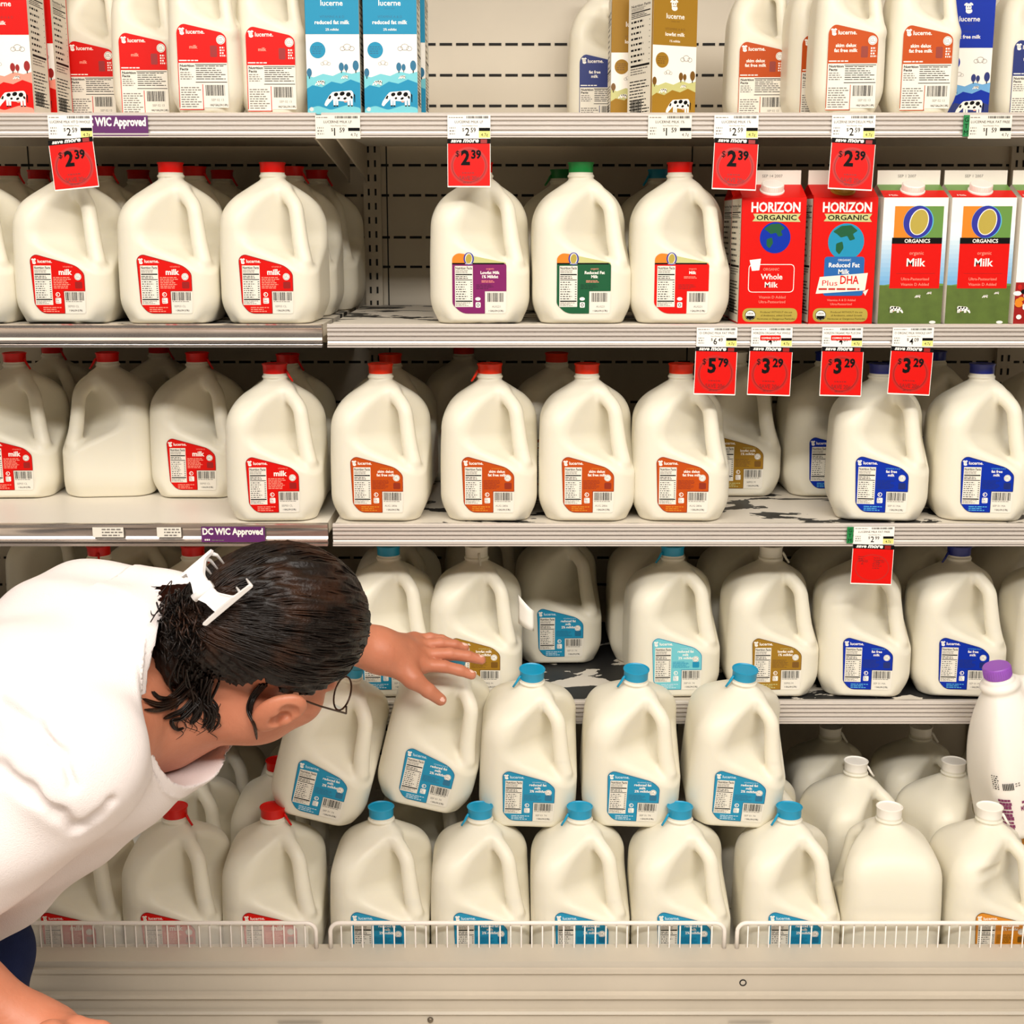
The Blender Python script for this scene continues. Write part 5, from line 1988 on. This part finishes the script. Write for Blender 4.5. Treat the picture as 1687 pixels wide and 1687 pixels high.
def hair_f(P):
    q = (P - HC) @ HM
    d = hair_shell(P)
    # leave the face, the ears and the neck bare
    face = -(q[:, 1] - 0.052 - 0.45 * (q[:, 2] - 0.03))
    low = q[:, 2] + 0.004 + 0.30 * (q[:, 1] - 0.0)
    low = np.where(q[:, 1] < -0.05, q[:, 2] + 0.085, low)
    lowb = smin(low, q[:, 2] + 0.012 - 0.9 * (q[:, 1] + 0.045), 0.02)
    lowb = np.where(q[:, 1] < -0.05, q[:, 2] + 0.10, low)
    d = smax(d, -np.minimum(face, 1), 0.012) * 1.0
    d = np.maximum(d, -low)
    for sx in (1, -1):                  # the ears stay free
        d = np.maximum(d, -ell_sdf(q, (sx * 0.094, 0.012, -0.022), (0.030, 0.026, 0.037)))
    ang = np.arctan2(q[:, 0], q[:, 2] + 0.02)
    return d + 0.0016 * np.sin(ang * 34 + 6 * np.sin(q[:, 1] * 30)) + 0.001 * np.sin(ang * 71 + q[:, 1] * 55)


hv, hq, hn = sdf_mesh(hair_f, HC - 0.22, HC + 0.22, 0.003, 20)
hg = Geo()
HR_ = random.Random(12)


def shell_point(dirv, lift=0.0):
    """point on the hair surface along a direction from the head centre"""
    o = hw(0, -0.022, 0.026)
    lo_, hi_ = 0.03, 0.24
    for _ in range(16):
        m = (lo_ + hi_) / 2
        if hair_shell((o + dirv * m)[None])[0] < 0:
            lo_ = m
        else:
            hi_ = m
    return o + dirv * (lo_ + lift)


def on_surface(px, py, off=0.002):
    """where a sight line meets the skin or the hair mass"""
    d = nrm(ray_at(px, py, -0.4) - np.array(CAM))
    t = 1.0
    for _ in range(40):
        q = (np.array(CAM) + d * t)[None]
        v = min(skin_f(q)[0], hair_f(q)[0])
        t += max(v, -0.01) * 0.85
        if abs(v) < 0.0006 or t > 2.2:
            break
    return np.array(CAM) + d * (t - off)


og = hw(0, -0.022, 0.026)
gd = nrm(GA - og)
for i in range(330):
    # start on the hairline, run back over the crown to the clip
    a = HR_.uniform(-2.6, 2.6)
    el = HR_.uniform(-0.25, 0.95)
    loc = np.array([math.sin(a) * math.cos(el) * 0.9, math.cos(a) * math.cos(el) * 0.9 + 0.15, 0.10 + math.sin(el)])
    if loc[2] < 0.12:
        loc[2] = 0.12 + HR_.random() * 0.2
    s = nrm(HM @ nrm(loc))
    pts = []
    n = 9
    lift0 = HR_.uniform(0.0, 0.0022)
    wob = HR_.uniform(-0.05, 0.05)
    side = nrm(np.cross(s, gd) + 1e-6)
    for k in range(n + 1):
        t = k / n
        d_ = nrm(s * (1 - t) + gd * t + side * wob * math.sin(t * 6.0))
        pts.append(shell_point(d_, lift0) - P0)
    r = HR_.uniform(0.0006, 0.0013)
    hg.tube(pts, [r * 0.5] + [r] * (n - 1) + [r * 0.6], M_HAIR, 4, caps=False)


def curl(start, direc, length, rad, turns, r):
    start, direc = np.asarray(start), nrm(np.asarray(direc, float))
    a = nrm(np.cross(direc, np.array([0.3, 0.5, 0.8])))
    b = np.cross(direc, a)
    ph = HR_.uniform(0, 6.28)
    n = int(turns * 14) + 8
    pts = []
    for k in range(n):
        t = k / (n - 1)
        w = rad * min(1, t * 3) * (1 - 0.2 * t)
        pts.append(start + direc * length * t + np.array([0, 0, -0.012]) * t * t + a * w * math.cos(ph + turns * 6.283 * t) + b * w * math.sin(ph + turns * 6.283 * t) - P0)
    hg.tube(pts, [r] * (n - 2) + [r * 0.7, r * 0.3], M_HAIR, 5, caps=False)


for i in range(64):                     # loose curls springing from under the clip
    t = HR_.random()
    px, py = 276 + 55 * HR_.random() + 14 * t, 972 + 100 * t
    st = on_surface(px, py, 0.004) if px > 300 else ray_at(px, py, -0.605 + HR_.uniform(-0.01, 0.02))
    curl(st, (-1.0, HR_.uniform(-0.3, 0.1), HR_.uniform(-0.7, 0.7)), HR_.uniform(0.010, 0.026), HR_.uniform(0.008, 0.014), HR_.uniform(1.1, 1.7), HR_.uniform(0.0005, 0.0011))


def lock(points, n, r, spread, wave=0.0):
    """a lock of hair lying along picture points on the head and neck"""
    P_ = [on_surface(x, y, 0.003) for x, y in points]
    for j in range(n):
        o = np.array([HR_.uniform(-1, 1) for _ in range(3)]) * spread
        ph = HR_.uniform(0, 6.28)
        pts = []
        m = 5
        for k in range(len(P_) - 1):
            for q in range(m):
                t = q / m
                u = (k + t) / (len(P_) - 1)
                a0, a1, a2, a3 = P_[max(k - 1, 0)], P_[k], P_[k + 1], P_[min(k + 2, len(P_) - 1)]
                c = 0.5 * (2 * a1 + (a2 - a0) * t + (2 * a0 - 5 * a1 + 4 * a2 - a3) * t * t + (3 * a1 - a0 - 3 * a2 + a3) * t ** 3)
                w = wave * math.sin(u * 9 + ph)
                pts.append(c + o * (1 - 0.5 * u) + np.array([w, 0, w * 0.6]) - P0)
        pts.append(P_[-1] + o * 0.5 - P0)
        hg.tube(pts, [r] * (len(pts) - 3) + [r * 0.8, r * 0.55, r * 0.25], M_HAIR, 5, caps=False)


# dark ringlets down the nape, the spiky lock on the shoulder, the wisp before the ear
for (x, y) in ((300, 1080), (310, 1090), (320, 1100), (330, 1105), (345, 1110), (358, 1115)):
    dx = HR_.uniform(-10, 6)
    lock([(x, y), (x - 8 + dx, y + 35), (x + 6 + dx, y + 62), (x - 6 + dx, y + 88)], 9, 0.0015, 0.006, 0.003)
lock([(318, 1125), (292, 1150), (262, 1160), (236, 1152)], 7, 0.0015, 0.003)
lock([(318, 1130), (290, 1158), (262, 1170), (240, 1170)], 6, 0.0014, 0.003)
lock([(312, 1120), (284, 1148), (262, 1150), (252, 1140)], 6, 0.0014, 0.003)
lock([(325, 1140), (302, 1168), (282, 1178), (270, 1184)], 6, 0.0013, 0.003)
lock([(330, 1150), (300, 1180), (282, 1186), (290, 1200), (302, 1198)], 5, 0.0011, 0.003)
lock([(432, 1130), (416, 1150), (410, 1172), (420, 1196), (424, 1218)], 7, 0.0012, 0.0025)
lock([(436, 1128), (422, 1144), (414, 1160), (412, 1178)], 6, 0.0014, 0.003)
for j in range(12):
    x, y = 320 + HR_.uniform(-20, 50), 1160 + HR_.uniform(-15, 15)
    lock([(x, y), (x - 10, y + 18), (x + HR_.uniform(-14, 14), y + 34), (x + HR_.uniform(-20, 16), y + 46)], 1, 0.0005, 0.002, 0.002)
# hair: scalp mass and strands as one mesh
tv = len(hv)
fv = [tuple(v) for v in (hv - P0)] + hg.v
ff = [tuple(q) for q in hq] + [tuple(i + tv for i in f) for f in hg.f]
mesh_obj('hair', fv, ff, M_HAIR, person, smooth=True)

# fingernails
M_NAIL = mat('fingernail', (236, 186, 170), 0.22, coat=0.4)
def nail(tip, prev, up, w, l):
    d = nrm(tip - prev)
    u = nrm(up - d * (up @ d))
    s = np.cross(d, u)
    g_ = Geo()
    V, F = [], []
    for i in range(6):
        for j in range(5):
            a, b = i / 5 * 2 - 1, j / 4 * 2 - 1
            ww = w * (1 - 0.25 * max(a, 0) ** 2)
            p = tip + d * (a * l - 0.0035) + s * b * ww + u * (0.0079 - 0.0035 * b * b - 0.0012 * a * a)
            V.append(p - P0)
    for i in range(5):
        for j in range(4):
            F.append((i * 5 + j, i * 5 + j + 1, i * 5 + j + 6, i * 5 + j + 5))
    g_.add(V, F, M_NAIL)
    return g_.build('fingernail', person, smooth=True)


nail(TH[3] + np.array([0, -0.002, 0.001]), TH[2], np.array([0.15, -0.75, 0.65]), 0.0062, 0.0075)
for nme in ('index', 'middle', 'ring'):
    nail(Lt[nme], bend(Lk[nme], Lt[nme], ZU, 0.005)[2], np.array([0.0, -0.35, 0.94]), 0.0046, 0.0055)

# ------------------------------------------------------------------ hair clip and glasses
M_CLIP = mat('white_clip_plastic', (238, 234, 232), 0.35)
HI = ray_at(334, 974, -0.632)            # hinge
BAR = ray_at(374, 994, -0.628)           # middle of the near jaw bar
cl = thing('hair_clip', 'white plastic claw clip holding the dark hair of the bending shopper', 'hair clip', tuple(HI))
A_ = nrm(np.array([0.77, 0.05, 0.64]))


def jaw(dirv, length, half, parent, thick=0.005):
    """T-shaped plate running from the hinge to a toothed bar"""
    D_ = nrm(dirv)
    B_ = nrm(np.cross(A_, D_))
    if B_[1] > 0:
        B_ = -B_
    AA = nrm(A_)
    L = length
    out = [(-0.011, 0.0), (0.011, 0.0), (0.0085, L * 0.35), (0.013, L * 0.80), (half, L * 0.84), (half, L), (-half, L), (-half, L * 0.84), (-0.013, L * 0.80), (-0.0085, L * 0.35)]
    pts = round_poly(out, 0.0022, 4)
    n = len(pts)
    def bow(p):
        return 0.007 * math.sin(min(1, p[1] / L) * math.pi * 0.9)
    V = [tuple(AA * p[0] + D_ * p[1] + B_ * (bow(p) - thick / 2)) for p in pts] + [tuple(AA * p[0] + D_ * p[1] + B_ * (bow(p) + thick / 2)) for p in pts]
    g_ = Geo()
    g_.add(V, [tuple(range(n))[::-1], tuple(range(n, 2 * n))] + [(i, (i + 1) % n, n + (i + 1) % n, n + i) for i in range(n)], M_CLIP)
    o = g_.build('jaw', parent)
    md = o.modifiers.new('edge', 'BEVEL')
    md.width = 0.0009
    md.segments = 2
    md.limit_method = 'ANGLE'
    for k in range(5):
        q = AA * (-half * 0.85 + half * 1.7 * k / 4) + D_ * L * 0.93
        g_ = Geo()
        g_.tube([tuple(q), tuple(q - B_ * 0.010 + D_ * 0.002), tuple(q - B_ * 0.022 - D_ * 0.004)], [0.0024, 0.002, 0.0012], M_CLIP, 6)
        g_.build('tooth', o, smooth=True)
    return o


jaw(BAR - HI, np.linalg.norm(BAR - HI) + 0.004, 0.0345, cl)
jaw(np.array([-0.22, 0.62, 0.72]), 0.036, 0.022, cl)
g = Geo()
g.tube([tuple(-A_ * 0.013), tuple(A_ * 0.013)], 0.0048, M_CLIP, 14)
g.build('hinge', cl, smooth=True)

M_FRAME = mat('brown_metal_frame', (70, 50, 38), 0.3, metal=0.7)
M_LENS = mat('spectacle_lens', (240, 240, 236), 0.03, trans=1.0, alpha=0.25)
gl = thing('eyeglasses', 'thin dark-framed glasses on the face of the bending shopper', 'glasses', tuple(hw(0, 0.112, -0.016)))
go = np.array(gl.location)
for sx in (1, -1):
    pts = []
    for k in range(25):
        t = 2 * math.pi * k / 24
        pts.append(hw(sx * (0.035 + 0.0245 * math.cos(t)), 0.112 - 0.010 * (math.cos(t) * 0.5 + 0.5), -0.020 + 0.0165 * math.sin(t)) - go)
    g = Geo()
    g.tube(pts, 0.0012, M_FRAME, 6, caps=False)
    g.build('rim', gl, smooth=True)
    g = Geo()
    n = 24
    g.add([tuple(p) for p in pts[:24]], [tuple(range(24))], M_LENS)
    g.build('lens', gl)
    g = Geo()
    g.tube([hw(sx * 0.0595, 0.103, -0.014) - go, hw(sx * 0.074, 0.096, -0.010) - go, hw(sx * 0.080, 0.05, -0.006) - go, hw(sx * 0.083, 0.008, -0.002) - go, hw(sx * 0.080, -0.016, -0.020) - go], 0.0012, M_FRAME, 6)
    g.build('temple_arm', gl, smooth=True)
g = Geo()
g.tube([hw(0.0105, 0.112, -0.014) - go, hw(0, 0.118, -0.010) - go, hw(-0.0105, 0.112, -0.014) - go], 0.0012, M_FRAME, 6)
g.build('bridge', gl, smooth=True)
